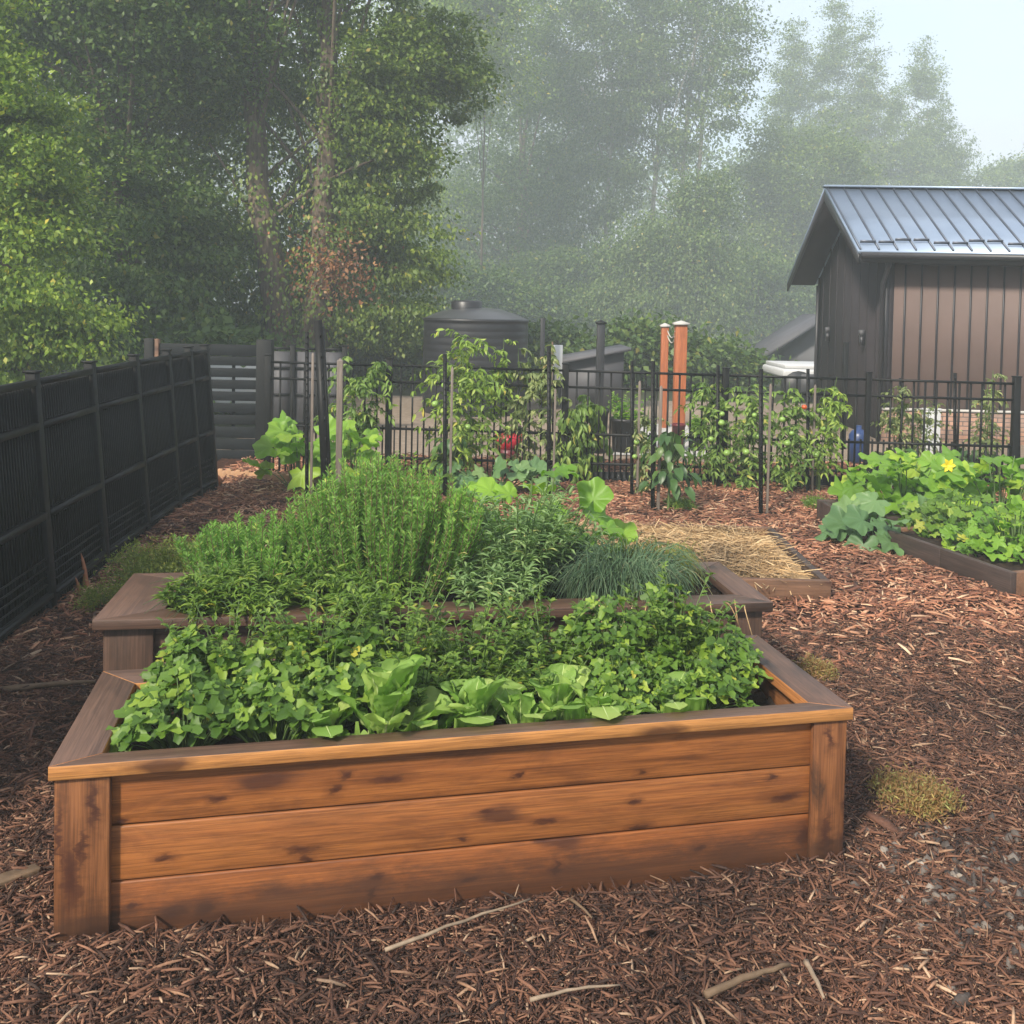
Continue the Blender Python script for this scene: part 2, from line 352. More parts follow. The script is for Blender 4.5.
def chipmat(name, stops, rough=.8):
    m, nt, b, _ = newmat(name)
    ge = nt.nodes.new("ShaderNodeNewGeometry")
    c = ramp(nt, ge.outputs["Random Per Island"], stops)
    v = coords(nt)
    c = mix(nt, 1.0, c, ramp(nt, noise(nt, v, 1.4, 6, .65), [(.36, (.5, .47, .47)), (.64, (1.3, 1.22, 1.15))]), "MULTIPLY")
    c = mix(nt, .5, c, ramp(nt, noise(nt, v, 120, 3, .6), [(.3, g1(.5)), (.7, g1(1.3))]), "MULTIPLY")
    nt.links.new(c, b.inputs["Base Color"]); b.inputs["Roughness"].default_value = rough; b.inputs["Specular IOR Level"].default_value = .35
    return m
m_chip = chipmat("mulch_chips", [(0, (.028, .017, .013)), (.35, (.08, .04, .028)), (.62, (.135, .064, .04)), (.88, (.21, .11, .07)), (.96, (.29, .18, .115)), (1, (.40, .30, .21))])
m_chipr = chipmat("red_mulch_chips", [(0, (.08, .036, .024)), (.35, (.22, .095, .058)), (.7, (.36, .17, .10)), (.92, (.50, .29, .18)), (1, (.62, .47, .32))])
m_pebble = chipmat("grey_pebbles", [(0, (.04, .034, .032)), (.5, (.09, .08, .075)), (.88, (.16, .145, .13)), (1, (.34, .31, .27))])
m_straw = chipmat("pale_straw", [(0, (.30, .19, .09)), (.5, (.46, .32, .16)), (1, (.62, .48, .28))])
def barkmat(name, a, b_):
    m, nt, b, _ = newmat(name)
    v = coords(nt, (5, 5, 1.0)); n = noise(nt, v, 2.5, 8, .7, .4)
    nt.links.new(ramp(nt, n, [(.35, a), (.65, b_)]), b.inputs["Base Color"]); b.inputs["Roughness"].default_value = .95
    bump(nt, b, n, .8, .04); return m
m_bark = barkmat("grey_brown_bark", (.05, .036, .026), (.19, .145, .105))
m_barkp = barkmat("pale_bark", (.16, .14, .12), (.4, .36, .3))

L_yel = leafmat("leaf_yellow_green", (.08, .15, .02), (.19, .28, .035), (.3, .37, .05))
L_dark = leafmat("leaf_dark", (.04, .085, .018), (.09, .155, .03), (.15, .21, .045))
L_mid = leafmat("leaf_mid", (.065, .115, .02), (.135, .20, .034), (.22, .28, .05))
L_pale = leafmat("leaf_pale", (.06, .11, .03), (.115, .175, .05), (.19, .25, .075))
L_rust = leafmat("leaf_rust", (.16, .07, .035), (.3, .14, .07), (.42, .25, .14), trc=(1.3, 1, .7))
L_bed = leafmat("leaf_strawberry", (.05, .115, .016), (.125, .23, .03), (.26, .37, .05), rough=.5)
L_bedb = leafmat("leaf_herb", (.075, .15, .025), (.15, .25, .04), (.25, .35, .07), rough=.45)
L_let = leafmat("leaf_lettuce", (.19, .34, .07), (.3, .45, .11), (.45, .55, .18), rough=.6, tr=.4)
L_ros = leafmat("leaf_rosemary", (.12, .26, .06), (.22, .40, .09), (.33, .5, .13), rough=.65, tr=.4)
L_sage = leafmat("leaf_sage", (.13, .22, .09), (.21, .33, .14), (.3, .42, .19), rough=.6)
L_chive = leafmat("leaf_chive", (.07, .14, .08), (.12, .21, .12), (.2, .28, .17), rough=.45)
L_dill = leafmat("leaf_dill", (.14, .19, .04), (.24, .29, .06), (.34, .37, .1), rough=.6)
L_squ = leafmat("leaf_squash", (.13, .27, .035), (.22, .40, .05), (.36, .50, .06), rough=.45, tr=.4)
L_blu = leafmat("leaf_bluegreen", (.08, .17, .07), (.13, .24, .10), (.2, .32, .12), rough=.45)
L_tom = leafmat("leaf_tomato", (.10, .18, .04), (.18, .29, .06), (.3, .4, .1), rough=.5)
L_tomb = leafmat("leaf_tomato_bright", (.15, .25, .045), (.26, .38, .065), (.4, .5, .11), rough=.5)
L_tomp = leafmat("leaf_tomato_pale", (.17, .22, .09), (.27, .33, .13), (.4, .42, .2), rough=.55)
L_pep = leafmat("leaf_pepper", (.035, .085, .03), (.065, .14, .04), (.12, .2, .05), rough=.38)
L_dry = leafmat("leaf_dry", (.24, .12, .055), (.30, .20, .09), (.30, .32, .11), rough=.7)

# ------------------------------------------------------------------ world and sun
SUN_EL, SUN_AZ = 38.0, 215.0      # azimuth clockwise from +Y; behind the camera, to the left
w = bpy.data.worlds.new("World"); sc.world = w; w.use_nodes = True
nt = w.node_tree; bg = nt.nodes["Background"]
sky = nt.nodes.new("ShaderNodeTexSky"); sky.sky_type = "NISHITA"; sky.sun_disc = False
sky.sun_elevation = math.radians(SUN_EL); sky.sun_rotation = math.radians(SUN_AZ)
sky.air_density = 1.2; sky.dust_density = 2.0
tc = nt.nodes.new("ShaderNodeTexCoord")
mp = nt.nodes.new("ShaderNodeMapping"); mp.inputs["Scale"].default_value = (1, 1, 2.6); mp.inputs["Location"].default_value = (.35, .1, .2)
nt.links.new(tc.outputs["Generated"], mp.inputs[0])
cn = noise(nt, mp.outputs[0], 2.1, 6, .5, .3)
cf = ramp(nt, cn, [(.36, g1(.45)), (.58, g1(1))])
cl = mix(nt, cf, sky.outputs[0], (3.6, 3.68, 4.2))
nt.links.new(cl, bg.inputs["Color"]); bg.inputs["Strength"].default_value = .1
sl = bpy.data.lights.new("sun", "SUN"); sl.energy = 3.4; sl.angle = math.radians(6); sl.color = (1, .91, .77)
so = bpy.data.objects.new("sun", sl); col.objects.link(so)
az, el = math.radians(SUN_AZ), math.radians(SUN_EL)
sd_ = Vector((math.sin(az) * math.cos(el), math.cos(az) * math.cos(el), math.sin(el)))
so.rotation_euler = sd_.to_track_quat("Z", "Y").to_euler(); so.location = (0, 0, 30)

# ------------------------------------------------------------------ ground
def hz(x, y):
    return (.018 * np.sin(x * 2.1 + .5) * np.cos(y * 1.7) + .012 * np.sin(x * 5.3 + y * 3.1) + .008 * np.sin(y * 9.1 - x * 6.7)
            + .015 * np.exp(-((x + 2.3) / .35) ** 2))
g = Geo(); S = 130
g.add([(-S, -S, -.12), (S, -S, -.12), (S, S, -.12), (-S, S, -.12)], [[0, 1, 2, 3]])
tag(g.build("ground", m_ground), kind="structure")
g = Geo(); n1, n2 = 420, 340
X, Y = np.meshgrid(np.linspace(-3.0, 9.5, n1), np.linspace(.6, 10.4, n2))
Z = hz(X, Y) + .006 * rng.standard_normal(X.shape)
i = (np.arange(n2 - 1)[:, None] * n1 + np.arange(n1 - 1)[None]).ravel()
g.add(np.stack([X, Y, Z], -1), np.stack([i, i + 1, i + n1 + 1, i + n1], -1))
tag(g.build("mulch_ground", m_mulch), kind="structure")
g = Geo()
g.add([(-3.4, 10.4, -.05), (20, 10.4, -.05), (20, 17.6, -.05), (-3.4, 17.6, -.05)], [[0, 1, 2, 3]])
tag(g.build("gravel_yard", m_gravel), kind="structure")
g = Geo(); a = at(655, 425, 12.6)
g.add([(1.2, 11.0, -.04), (2.35, 11.0, -.04), (2.6, 14.0, -.04), (1.75, 14.0, -.04)], [[0, 1, 2, 3]])
tag(g.build("concrete_path", m_conc), kind="structure")

# footprints kept free of chips
def in_rect(x, y, o, yaw, W, D, pad=0.0):
    dx, dy = x - o[0], y - o[1]; a = dx * math.cos(yaw) + dy * math.sin(yaw); b = -dx * math.sin(yaw) + dy * math.cos(yaw)
    return (a > -pad) & (a < W + pad) & (b > -pad) & (b < D + pad)
FB = ((-1.155, 2.37), .205, 2.256, .64)
BB = ((-1.53, 3.47), .145, 2.65, .62)
A_ = gnd(880, 549); B_ = gnd(1010, 598); C_ = gnd(830, 604)

def chips(name, mat, n, xr, yr, lmin, lmax, wmin, wmax, tilt, lift, label, cat, keep=None, zf=None, fallp=None):
    x = rng.uniform(*xr, n); y = rng.uniform(*yr, n)
    k = np.abs(x) < y * .60 + .25
    k &= ~in_rect(x, y, *FB[:2], FB[2], FB[3]) & ~in_rect(x, y, *BB[:2], BB[2], BB[3])
    if keep is not None: k &= keep(x, y)
    x, y = x[k], y[k]; n = len(x)
    z = (zf or hz)(x, y) + rng.uniform(0, lift, n)
    a = rng.uniform(0, math.pi * 2, n)
    ax = np.stack([np.cos(a), np.sin(a), rng.normal(0, tilt, n)], -1)
    nr = np.stack([rng.normal(0, tilt * 1.4, n), rng.normal(0, tilt * 1.4, n), np.ones(n)], -1)
    L = lmin + (lmax - lmin) * rng.random(n) ** 2.2; W = wmin + (wmax - wmin) * rng.random(n) ** 1.6
    tp = (np.array([[0, .5, 0], [0, -.35, .0], [.5, -.5, .05], [1, -.2, .0], [1, .3, -.02], [.5, .5, .04],
                    [0, .5, -.06], [0, -.35, -.06], [.5, -.5, -.03], [1, -.2, -.06], [1, .3, -.07], [.5, .5, -.03]]),
          [[0, 1, 2, 5], [5, 2, 3, 4], [0, 6, 7, 1], [1, 7, 8, 2], [2, 8, 9, 3], [3, 9, 10, 4], [4, 10, 11, 5], [5, 11, 6, 0]], [])
    g = Geo(); scatter(g, tp, np.stack([x, y, z], -1), ax, nr, L, W)
    o = g.build(name, mat); return tag(o, label, cat, kind="stuff")
chips("mulch", m_chip, 210000, (-2.6, 2.9), (1.9, 5.0), .008, .075, .0016, .0072, .22, .022, "dark shredded bark mulch spread on the ground around the nearest raised bed", "mulch")
chips("red_mulch", m_chipr, 150000, (-2.75, 6.5), (4.3, 10.3), .015, .11, .005, .018, .2, .025, "reddish bark mulch covering the garden floor toward the back fence", "mulch",
      keep=lambda x, y: (rng.random(len(x)) < np.clip((y - 4.1) / 1.2, 0, 1)))
chips("bark_lumps", m_chip, 1500, (-2.6, 5.0), (1.9, 8.0), .03, .13, .012, .03, .3, .02, "broad dark bark lumps lying among the shredded mulch", "bark", keep=lambda x, y: ~in_rect(x, y, *FB[:2], FB[2], FB[3], .14))
chips("mulch_fines", m_chip, 120000, (-1.8, 2.2), (1.9, 3.6), .004, .02, .001, .004, .4, .02, "crumbled bark fines between the larger chips near the viewer", "bark")
def pebbles():
    n = 700; c = gnd(990, 885)
    x = c[0] + rng.normal(0, .22, n); y = c[1] + rng.normal(0, .22, n); r = .004 + .016 * rng.random(n) ** 2
    k = ~in_rect(x, y, *FB[:2], FB[2], FB[3], .02); x, y, r = x[k], y[k], r[k]
    V = (1 + .0) * np.array([(0, 0, 1), (0, 0, -1)] + [(math.cos(a) * .95, math.sin(a) * .8, s) for s in (.45, -.45) for a in np.arange(6) / 6 * 2 * math.pi])
    V = V * rng.uniform(.72, 1.25, V.shape)
    T = [[0, 2 + i, 2 + (i + 1) % 6] for i in range(6)] + [[1, 8 + (i + 1) % 6, 8 + i] for i in range(6)]
    Q = [[2 + i, 8 + i, 8 + (i + 1) % 6, 2 + (i + 1) % 6] for i in range(6)]
    g = Geo(); a = rng.uniform(0, 6.3, len(x))
    scatter(g, (V, Q, T), np.stack([x, y, hz(x, y) + .006], -1), np.stack([np.cos(a), np.sin(a), rng.normal(0, .2, len(x))], -1), rdir(len(x), 3), r * rng.uniform(.8, 1.5, len(x)), r * rng.uniform(.6, 1.1, len(x)))
    tag(g.build("gravel", m_pebble), "grey pebbles scattered in the mulch right of the wooden bed", "gravel", kind="stuff")
pebbles()
# sticks and bark pieces on the mulch
def stick(px0, py0, px1, py1, r, label, mat, name="twig", bend=.03, grp=None):
    a = gnd(px0, py0, .045); b = gnd(px1, py1, .045); m = (a + b) / 2 + np.array([bend, bend * .6, .01])
    g = Geo(); P = bez(a, m, b, 9); P[1:-1, :2] += rng.normal(0, np.linalg.norm(b - a) * .008, (7, 2)); tube(g, P, np.linspace(r, r * .45, 9) * rng.uniform(.85, 1.15, 9), 6)
    tag(g.build(name, mat, smooth=True), label, name.replace("_", " "), grp)
stick(385, 950, 530, 899, .006, "long pale crooked twig lying in front of the wooden bed", m_twig, bend=.02)
stick(570, 899, 592, 918, .005, "short reddish twig near the foot of the long board", m_drystem, bend=.0)
stick(705, 995, 790, 965, .011, "dark thick stick lying near the bottom right of the bed", m_drystem, "stick")
stick(806, 962, 824, 998, .008, "stubby whitish stick end pointing at the viewer", m_twig, "stick", 0)
stick(530, 1000, 620, 985, .005, "thin pale straight twig nearest the bottom edge of the photo", m_twig, bend=.01)
g = Geo(); a = gnd(-20, 890, .02); b = gnd(38, 872, .03); beam(g, a, b, .05, .03); g.v[0] += rng.normal(0, .006, g.v[0].shape); tag(bev(g.build("bark_chunk", m_drystem), .006), "thick grey bark chunk at the far left edge", "bark chunk")
stick(0, 690, 95, 682, .014, "long dark stick lying left of the raised bed", m_drystem, "stick", .02)

# ------------------------------------------------------------------ raised beds
def bboard(g, x0, x1, y0, y1, z0, z1): return box(g, x0, x1, y0, y1, z0, z1)
def cap_piece(pts, z0, z1, mats, parent, name="cap_board", axis=0):
    """flat board over polygon pts (4), top face in slot 1: weathered brown, greyed for sky reflection"""
    g = Geo(); V = [(p[0], p[1], z0) for p in pts] + [(p[0], p[1], z1) for p in pts]
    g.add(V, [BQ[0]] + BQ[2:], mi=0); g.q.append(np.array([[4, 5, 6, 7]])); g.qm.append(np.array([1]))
    return bev(g.build(name, mats, parent), .0022)
def front_bed():
    (ox, oy), yaw, W, D = FB; hb = .149; th = .038; pw = .135; zt = 3 * hb; H = zt + .038; cw = .118
    bed = empty("raised_bed", (ox, oy, 0), yaw, "orange stained cedar raised bed full of lettuce and strawberry leaves, nearest of all", "raised bed")
    for k in range(3):
        mt = (m_cedar_low, m_cedar_mid, m_cedar[0])[k]
        g = Geo(); box(g, .02 + .0, W - .02, .035, .035 + th, k * hb + (.003 if k else -.06), (k + 1) * hb - .001); bev(g.build("front_board", mt, bed), .005)
        g = Geo(); box(g, .02, W - .02, D - .035 - th, D - .035, k * hb + (.003 if k else -.06), (k + 1) * hb - .001); bev(g.build("back_board", m_cedar[k], bed), .005)
        for x in (.035, W - .035 - th):
            g = Geo(); box(g, x, x + th, .075, D - .075, k * hb + (.003 if k else -.06), (k + 1) * hb - .001); bev(g.build("side_board", m_cedar_side, bed), .005)
    for x0, x1 in ((.012, .012 + pw), (W - .012 - .11, W - .012)):
        for y0, y1 in ((.012, .034), (D - .034, D - .012)):
            g = Geo(); box(g, x0, x1, y0, y1, -.08, zt - .002); bev(g.build("corner_post", m_cedar_post, bed), .004)
        xs = (.012, .034) if x0 < 1 else (W - .034, W - .012)
        for y0, y1 in ((.036, .036 + .1), (D - .136, D - .036)):
            g = Geo(); box(g, xs[0], xs[1], y0, y1, -.08, zt - .002); bev(g.build("corner_post", m_cedar_post, bed), .004)
    c = cw; z0, z1 = zt, H; e = .0015
    f_ = .058
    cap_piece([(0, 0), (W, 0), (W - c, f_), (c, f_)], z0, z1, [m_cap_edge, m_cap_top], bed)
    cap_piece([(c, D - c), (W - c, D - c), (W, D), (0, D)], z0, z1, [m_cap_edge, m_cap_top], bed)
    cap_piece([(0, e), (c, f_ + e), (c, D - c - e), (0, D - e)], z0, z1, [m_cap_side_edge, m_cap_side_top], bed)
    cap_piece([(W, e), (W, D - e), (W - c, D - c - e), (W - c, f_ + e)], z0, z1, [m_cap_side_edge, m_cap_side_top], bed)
    return soil(bed, W, D, H - .11, "dark crumbly soil filling the nearest cedar bed")
def soil(bed, W, D, z, label, mat=None, m=.08, amp=.02):
    n = 60; X, Y = np.meshgrid(np.linspace(m, W - m, n), np.linspace(m, D - m, 24)); Z = z + amp * np.sin(X * 7) * np.cos(Y * 9) + amp * .5 * rng.standard_normal(X.shape)
    i = (np.arange(23)[:, None] * n + np.arange(n - 1)[None]).ravel(); g = Geo()
    g.add(np.stack([X, Y, Z], -1), np.stack([i, i + 1, i + n + 1, i + n], -1))
    o = g.build("soil", mat or m_soil, loc=bed.location, rz=bed.rotation_euler[2]); tag(o, label, "soil", kind="stuff")
    bpy.context.view_layer.update(); return bed
fb = front_bed()
def back_bed():
    (ox, oy), yaw, W, D = BB; zt = .445; H = .483
    bed = empty("raised_bed", (ox, oy, 0), yaw, "dark weathered raised bed holding rosemary and chives, behind the orange cedar bed", "raised bed")
    for k in range(3):
        g = Geo(); box(g, .05, W - .05, .06, .098, k * .148 + (.003 if k else -.05), (k + 1) * .148 - .001); bev(g.build("front_board", m_old_x, bed))
        g = Geo(); box(g, .05, W - .05, D - .098, D - .06, k * .148 + (.003 if k else -.05), (k + 1) * .148 - .001); bev(g.build("back_board", m_old_x, bed))
        for x in (.04, W - .078):
            g = Geo(); box(g, x, x + .038, .1, D - .1, k * .148 + (.003 if k else -.05), (k + 1) * .148 - .001); bev(g.build("side_board", m_old_y, bed))
    for x0, x1 in ((.03, .21), (W * .5 - .06, W * .5 + .06), (W - .30, W - .16), (W - .14, W - .03)):
        g = Geo(); box(g, x0, x1, .035, .057, -.06, zt - .002); bev(g.build("corner_post", m_old_z, bed))
    cw = .12; lw = .235
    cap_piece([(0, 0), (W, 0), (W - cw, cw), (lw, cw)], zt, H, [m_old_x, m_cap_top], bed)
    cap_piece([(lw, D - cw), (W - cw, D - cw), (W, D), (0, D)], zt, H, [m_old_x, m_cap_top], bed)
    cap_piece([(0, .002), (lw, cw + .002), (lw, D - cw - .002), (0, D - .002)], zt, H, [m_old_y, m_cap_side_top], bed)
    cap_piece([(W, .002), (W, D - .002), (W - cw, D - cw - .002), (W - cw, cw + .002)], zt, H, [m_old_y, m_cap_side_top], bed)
    return soil(bed, W, D, H - .08, "dark soil inside the weathered bed under the rosemary")
bb = back_bed()
def loc_in(bed, a, b, z):
    y = bed.rotation_euler[2]; o = bed.location
    return np.array([o[0] + a * math.cos(y) - b * math.sin(y), o[1] + a * math.sin(y) + b * math.cos(y), z])
def low_bed(name, o, yaw, W, D, H, label, mf, ml, z0=0.0):
    bed = empty(name, (o[0], o[1], z0), yaw, label, "garden bed"); t = .045
    for x0, x1, y0, y1, nm in ((0, W * .5 - .002, 0, t, "front_board"), (W * .5 + .002, W, 0, t, "front_board"), (0, W, D - t, D, "back_board")):
        g = Geo(); box(g, x0, x1, y0, y1, -.06, H); bev(g.build(nm, mf, bed))
    for x in (0, W - t):
        for y0, y1 in ((t + .002, D * .5 - .002), (D * .5 + .002, D - t - .002)):
            g = Geo(); box(g, x, x + t, y0, y1, -.06, H - .002); bev(g.build("side_board", ml, bed))
    return bed
sb = low_bed("garden_bed", (C_[0] - 1.75, C_[1] + .02), -.02, 1.75, 1.35, .135, "low brown timber bed mulched with pale straw", m_brown, m_dark_board)
d = B_ - A_; yawr = math.atan2(d[1], d[0])      # long side runs from A toward the viewer
L_ = float(np.linalg.norm(d[:2]))
rb = low_bed("garden_bed", (A_[0], A_[1]), yawr, L_, 2.6, .15, "low dark timber bed crowded with bright squash and bean leaves, at the right edge", m_dark_board, m_brown)
def soil_low(bed, W, D, H, label): return soil(bed, W, D, H, label, m_soil if "soil" in label else None, .045, .02)
soil_low(rb, L_, 2.6, .12, "brown soil in the low timber bed on the right")
cb_ = gnd(846, 537); rb2 = low_bed("garden_bed", (cb_[0], cb_[1]), .05, 2.6, .6, .16, "low grey timber bed half hidden by big squash leaves near the back fence", m_dark_board, m_dark_board)
soil_low(rb2, 2.6, .6, .12, "brown soil in the far low bed by the fence")
def straw():
    n = 9000; a = rng.uniform(.05, 1.6, n); b = rng.uniform(.12, 1.25, n)
    y = -.02; P = np.stack([C_[0] - 1.75 + a * math.cos(y) - b * math.sin(y), C_[1] + .02 + a * math.sin(y) + b * math.cos(y)], -1)
    z = .08 + .045 * np.sin(a / 1.75 * math.pi) * np.sin(b / 1.35 * math.pi) + rng.uniform(0, .05, n)
    t = rng.uniform(0, 6.3, n); ax = np.stack([np.cos(t), np.sin(t), rng.normal(0, .16, n)], -1)
    g = Geo(); scatter(g, (np.array([[0, .5, 0], [0, -.5, 0], [.5, -.5, .06], [.5, .5, .06], [1, -.5, 0], [1, .5, 0]]), [[0, 1, 2, 3], [3, 2, 4, 5]], []), np.stack([P[:, 0], P[:, 1], z], -1), ax, rdir(n, 2), rng.uniform(.08, .22, n), rng.uniform(.003, .007, n))
    m = 30; X, Y = np.meshgrid(np.linspace(.05, 1.7, m), np.linspace(.05, 1.3, m)); Zs = .08 + .05 * np.sin(X / 1.75 * math.pi) * np.sin(Y / 1.35 * math.pi)
    i = (np.arange(m - 1)[:, None] * m + np.arange(m - 1)[None]).ravel()
    g.add(np.stack([C_[0] - 1.75 + X + .02 * Y, C_[1] + .02 - .02 * X + Y, Zs], -1), np.stack([i, i + 1, i + m + 1, i + m], -1))
    tag(g.build("straw", m_straw), "pale golden straw heaped in the low brown bed", "straw", kind="stuff")
straw()

# ------------------------------------------------------------------ plants
def petioles(g, P0, P1, r=.003, k=5, sag=.0):
    for a, b in zip(P0, P1):
        m = (a + b) / 2; m[2] += np.linalg.norm(b - a) * .18
        tube(g, bez(a, m, b, k), np.linspace(r, r * .6, k), 4, False)
def plant(name, label, base, leaves, stems, lm, sm=None, group=None, cat="plant", extra=()):
    e = empty(name, base, 0, label, cat, group)
    b = np.asarray(base, float)
    if stems is not None and stems.n:
        stems.v = [v - b for v in stems.v]; stems.build("stem", sm or m_stem, e, smooth=True)
    if leaves is not None and leaves.n:
        leaves.v = [v - b for v in leaves.v]; leaves.build("leaves", lm, e, smooth=name == "lettuce")
    for nm, g, m in extra:
        g.v = [v - b for v in g.v]; g.build(nm, m, e, smooth=True)
    return e
def clump(base, R, H, n, lmin, lmax, trif=True, spread=.9, tilt=.7):
    """leaves held on stalks over a dome; trif = leaves in threes"""
    lg, sg = Geo(), Geo(); base = np.asarray(base, float)
    a = rng.uniform(0, 6.283, n); r = R * np.sqrt(rng.random(n)); h = H * (1 - .55 * (r / R) ** 2) * rng.uniform(.55, 1.08, n)
    tip = base + np.stack([r * np.cos(a), r * np.sin(a), h], -1)
    root = base + np.stack([r * .25 * np.cos(a), r * .25 * np.sin(a), np.zeros(n)], -1)
    if base[2] > .3 and base[1] < 3.4:
        by, bo = fb.rotation_euler[2], fb.location; la = (tip[:, 0] - bo[0]) * math.cos(by) + (tip[:, 1] - bo[1]) * math.sin(by); lb_ = -(tip[:, 0] - bo[0]) * math.sin(by) + (tip[:, 1] - bo[1]) * math.cos(by)
        kp = (lb_ > .10) & (la > .11) & (la < 2.14) & ((tip[:, 2] > .50) | (lb_ > .13)); tip, root, a, n = tip[kp], root[kp], a[kp], int(kp.sum())
    petioles(sg, root, tip, .0028, 4)
    out = np.stack([np.cos(a), np.sin(a), np.full(n, .05)], -1) + rng.normal(0, .5, (n, 3)) * np.array([1, 1, .35])
    nr = np.stack([np.cos(a) * .35, np.sin(a) * .35 - .25, np.ones(n)], -1) + rng.normal(0, .33, (n, 3))
    L = lmin + (lmax - lmin) * rng.random(n) ** 1.5
    if trif:
        out = unit(out); sd = unit(np.cross(nr, out))
        for k, (f, s) in enumerate(((1, 0), (.35, .95), (.35, -.95))):
            scatter(lg, ROUND[k], tip, out * f + sd * s, nr, L, L * .85)
    else:
        for k in range(3):
            scatter(lg, ROUND[k], tip[k::3], out[k::3], nr[k::3], L[k::3], L[k::3] * .8)
    return lg, sg
def stalks(base, R, H, n, ll, lw, per, tpl=OVAL, lean=.35, up=.5, taper=.5, r=.003):
    lg, sg = Geo(), Geo(); base = np.asarray(base, float)
    for _ in range(n):
        a = rng.uniform(0, 6.283); rr = R * math.sqrt(rng.random()); o = np.array([math.cos(a), math.sin(a), 0])
        p0 = base + o * rr * .55; h = H * rng.uniform(.65, 1.05) * (1 - .3 * (rr / R) ** 2)
        p2 = base + o * (rr + lean * h * rng.uniform(.2, 1)) + np.array([0, 0, h]); p1 = p0 * .5 + p2 * .5 + np.array([0, 0, h * .15]) - o * .1 * h
        P = bez(p0, p1, p2, 7); tube(sg, P, np.linspace(r, r * .5, 7), 4, False)
        t = np.sort(rng.uniform(.08, 1, per)); idx = t * 6; i0 = np.minimum(idx.astype(int), 5); fr = (idx - i0)[:, None]
        pos = P[i0] * (1 - fr) + P[i0 + 1] * fr; b = rng.uniform(0, 6.283, per)
        ax = np.stack([np.cos(b), np.sin(b), np.full(per, up)], -1) + rng.normal(0, .2, (per, 3))
        nr = np.stack([-np.cos(b) * up, -np.sin(b) * up, np.ones(per)], -1) + rng.normal(0, .25, (per, 3))
        L = ll * (1 - taper * t) * rng.uniform(.7, 1.15, per); scatter(lg, tpl, pos, ax, nr, L, lw / ll * L)
    return lg, sg
def lettuce(base, R, n, upr):
    """rosette of spoon-shaped, ruffled, cupped leaves"""
    lg = Geo(); base = np.asarray(base, float); nu, nv = 23, 15
    for k in range(n):
        t = k / max(1, n - 1); a = k * 2.4 + rng.normal(0, .45); L = R * (1.0 - .15 * t) * rng.uniform(.8, 1.12)
        el = math.radians((8 + 30 * upr) + (20 + 30 * upr) * t) + rng.normal(0, .2)
        u = np.linspace(0, 1, nu)[:, None]; v = np.linspace(-1, 1, nv)[None]
        wd = L * .245 * np.interp(u, [0, .15, .35, .6, .8, .93, 1], [.22, .26, .55, .95, 1.0, .7, .12]) * (1 + .06 * np.sin(u * 31 + k) + .04 * rng.standard_normal((nu, 1)))* np.ones_like(v)
        arc = el + (.25 * upr - (.55 + .35 * rng.random()) * u ** 2.2) * np.ones_like(v)
        x = np.cumsum(np.cos(arc) * L / nu, 0); z = np.cumsum(np.sin(arc) * L / nu, 0)
        y = v * wd; lift = .42 * np.abs(v) ** 1.4 * wd + .04 * L * np.sin(v * 6 + u * 17 + k * 2) * np.abs(v) ** 1.5 + .009 * L * np.sin(u * 41 + np.abs(v) * 13 + k) + .008 * L * np.sin(u * 23 - np.abs(v) * 19 + 2 * k) - .012 * L * np.exp(-(v / .12) ** 2)
        x = x - lift * np.sin(el); z = z + lift * np.cos(el)
        ca, sa = math.cos(a), math.sin(a); px = x * ca - y * sa; py = x * sa + y * ca
        V = np.stack([px, py, z], -1).reshape(-1, 3) + base + np.array([ca, sa, 0]) * .012
        i = (np.arange(nu - 1)[:, None] * nv + np.arange(nv - 1)[None]).ravel()
        by, bo = fb.rotation_euler[2], fb.location
        lb_ = -(V[:, 0] - bo[0]) * math.sin(by) + (V[:, 1] - bo[1]) * math.cos(by)
        low = (lb_ < .085) & (V[:, 2] < .497); V[low, 2] = .497 + .02 * rng.random()
        lg.add(V, np.stack([i, i + 1, i + nv + 1, i + nv], -1), mi=0)
        G_ = V.reshape(nu, nv, 3); mid = G_[:, nv // 2]; sd = unit(G_[:, nv // 2 + 1] - mid); up_ = unit(np.cross(np.gradient(mid, axis=0), sd)); wr = (.022 * L * np.linspace(1, .12, nu))[:, None]
        for sg_ in (1, -1):
            S_ = np.stack([mid - sd * wr + up_ * .0012 * sg_, mid + up_ * (.0012 + .02 * L * .12) * sg_, mid + sd * wr + up_ * .0012 * sg_], 1).reshape(-1, 3)
            ii = (np.arange(nu - 1)[:, None] * 3 + np.arange(2)[None]).ravel(); lg.add(S_, np.stack([ii, ii + 1, ii + 4, ii + 3], -1), mi=1)
    return lg

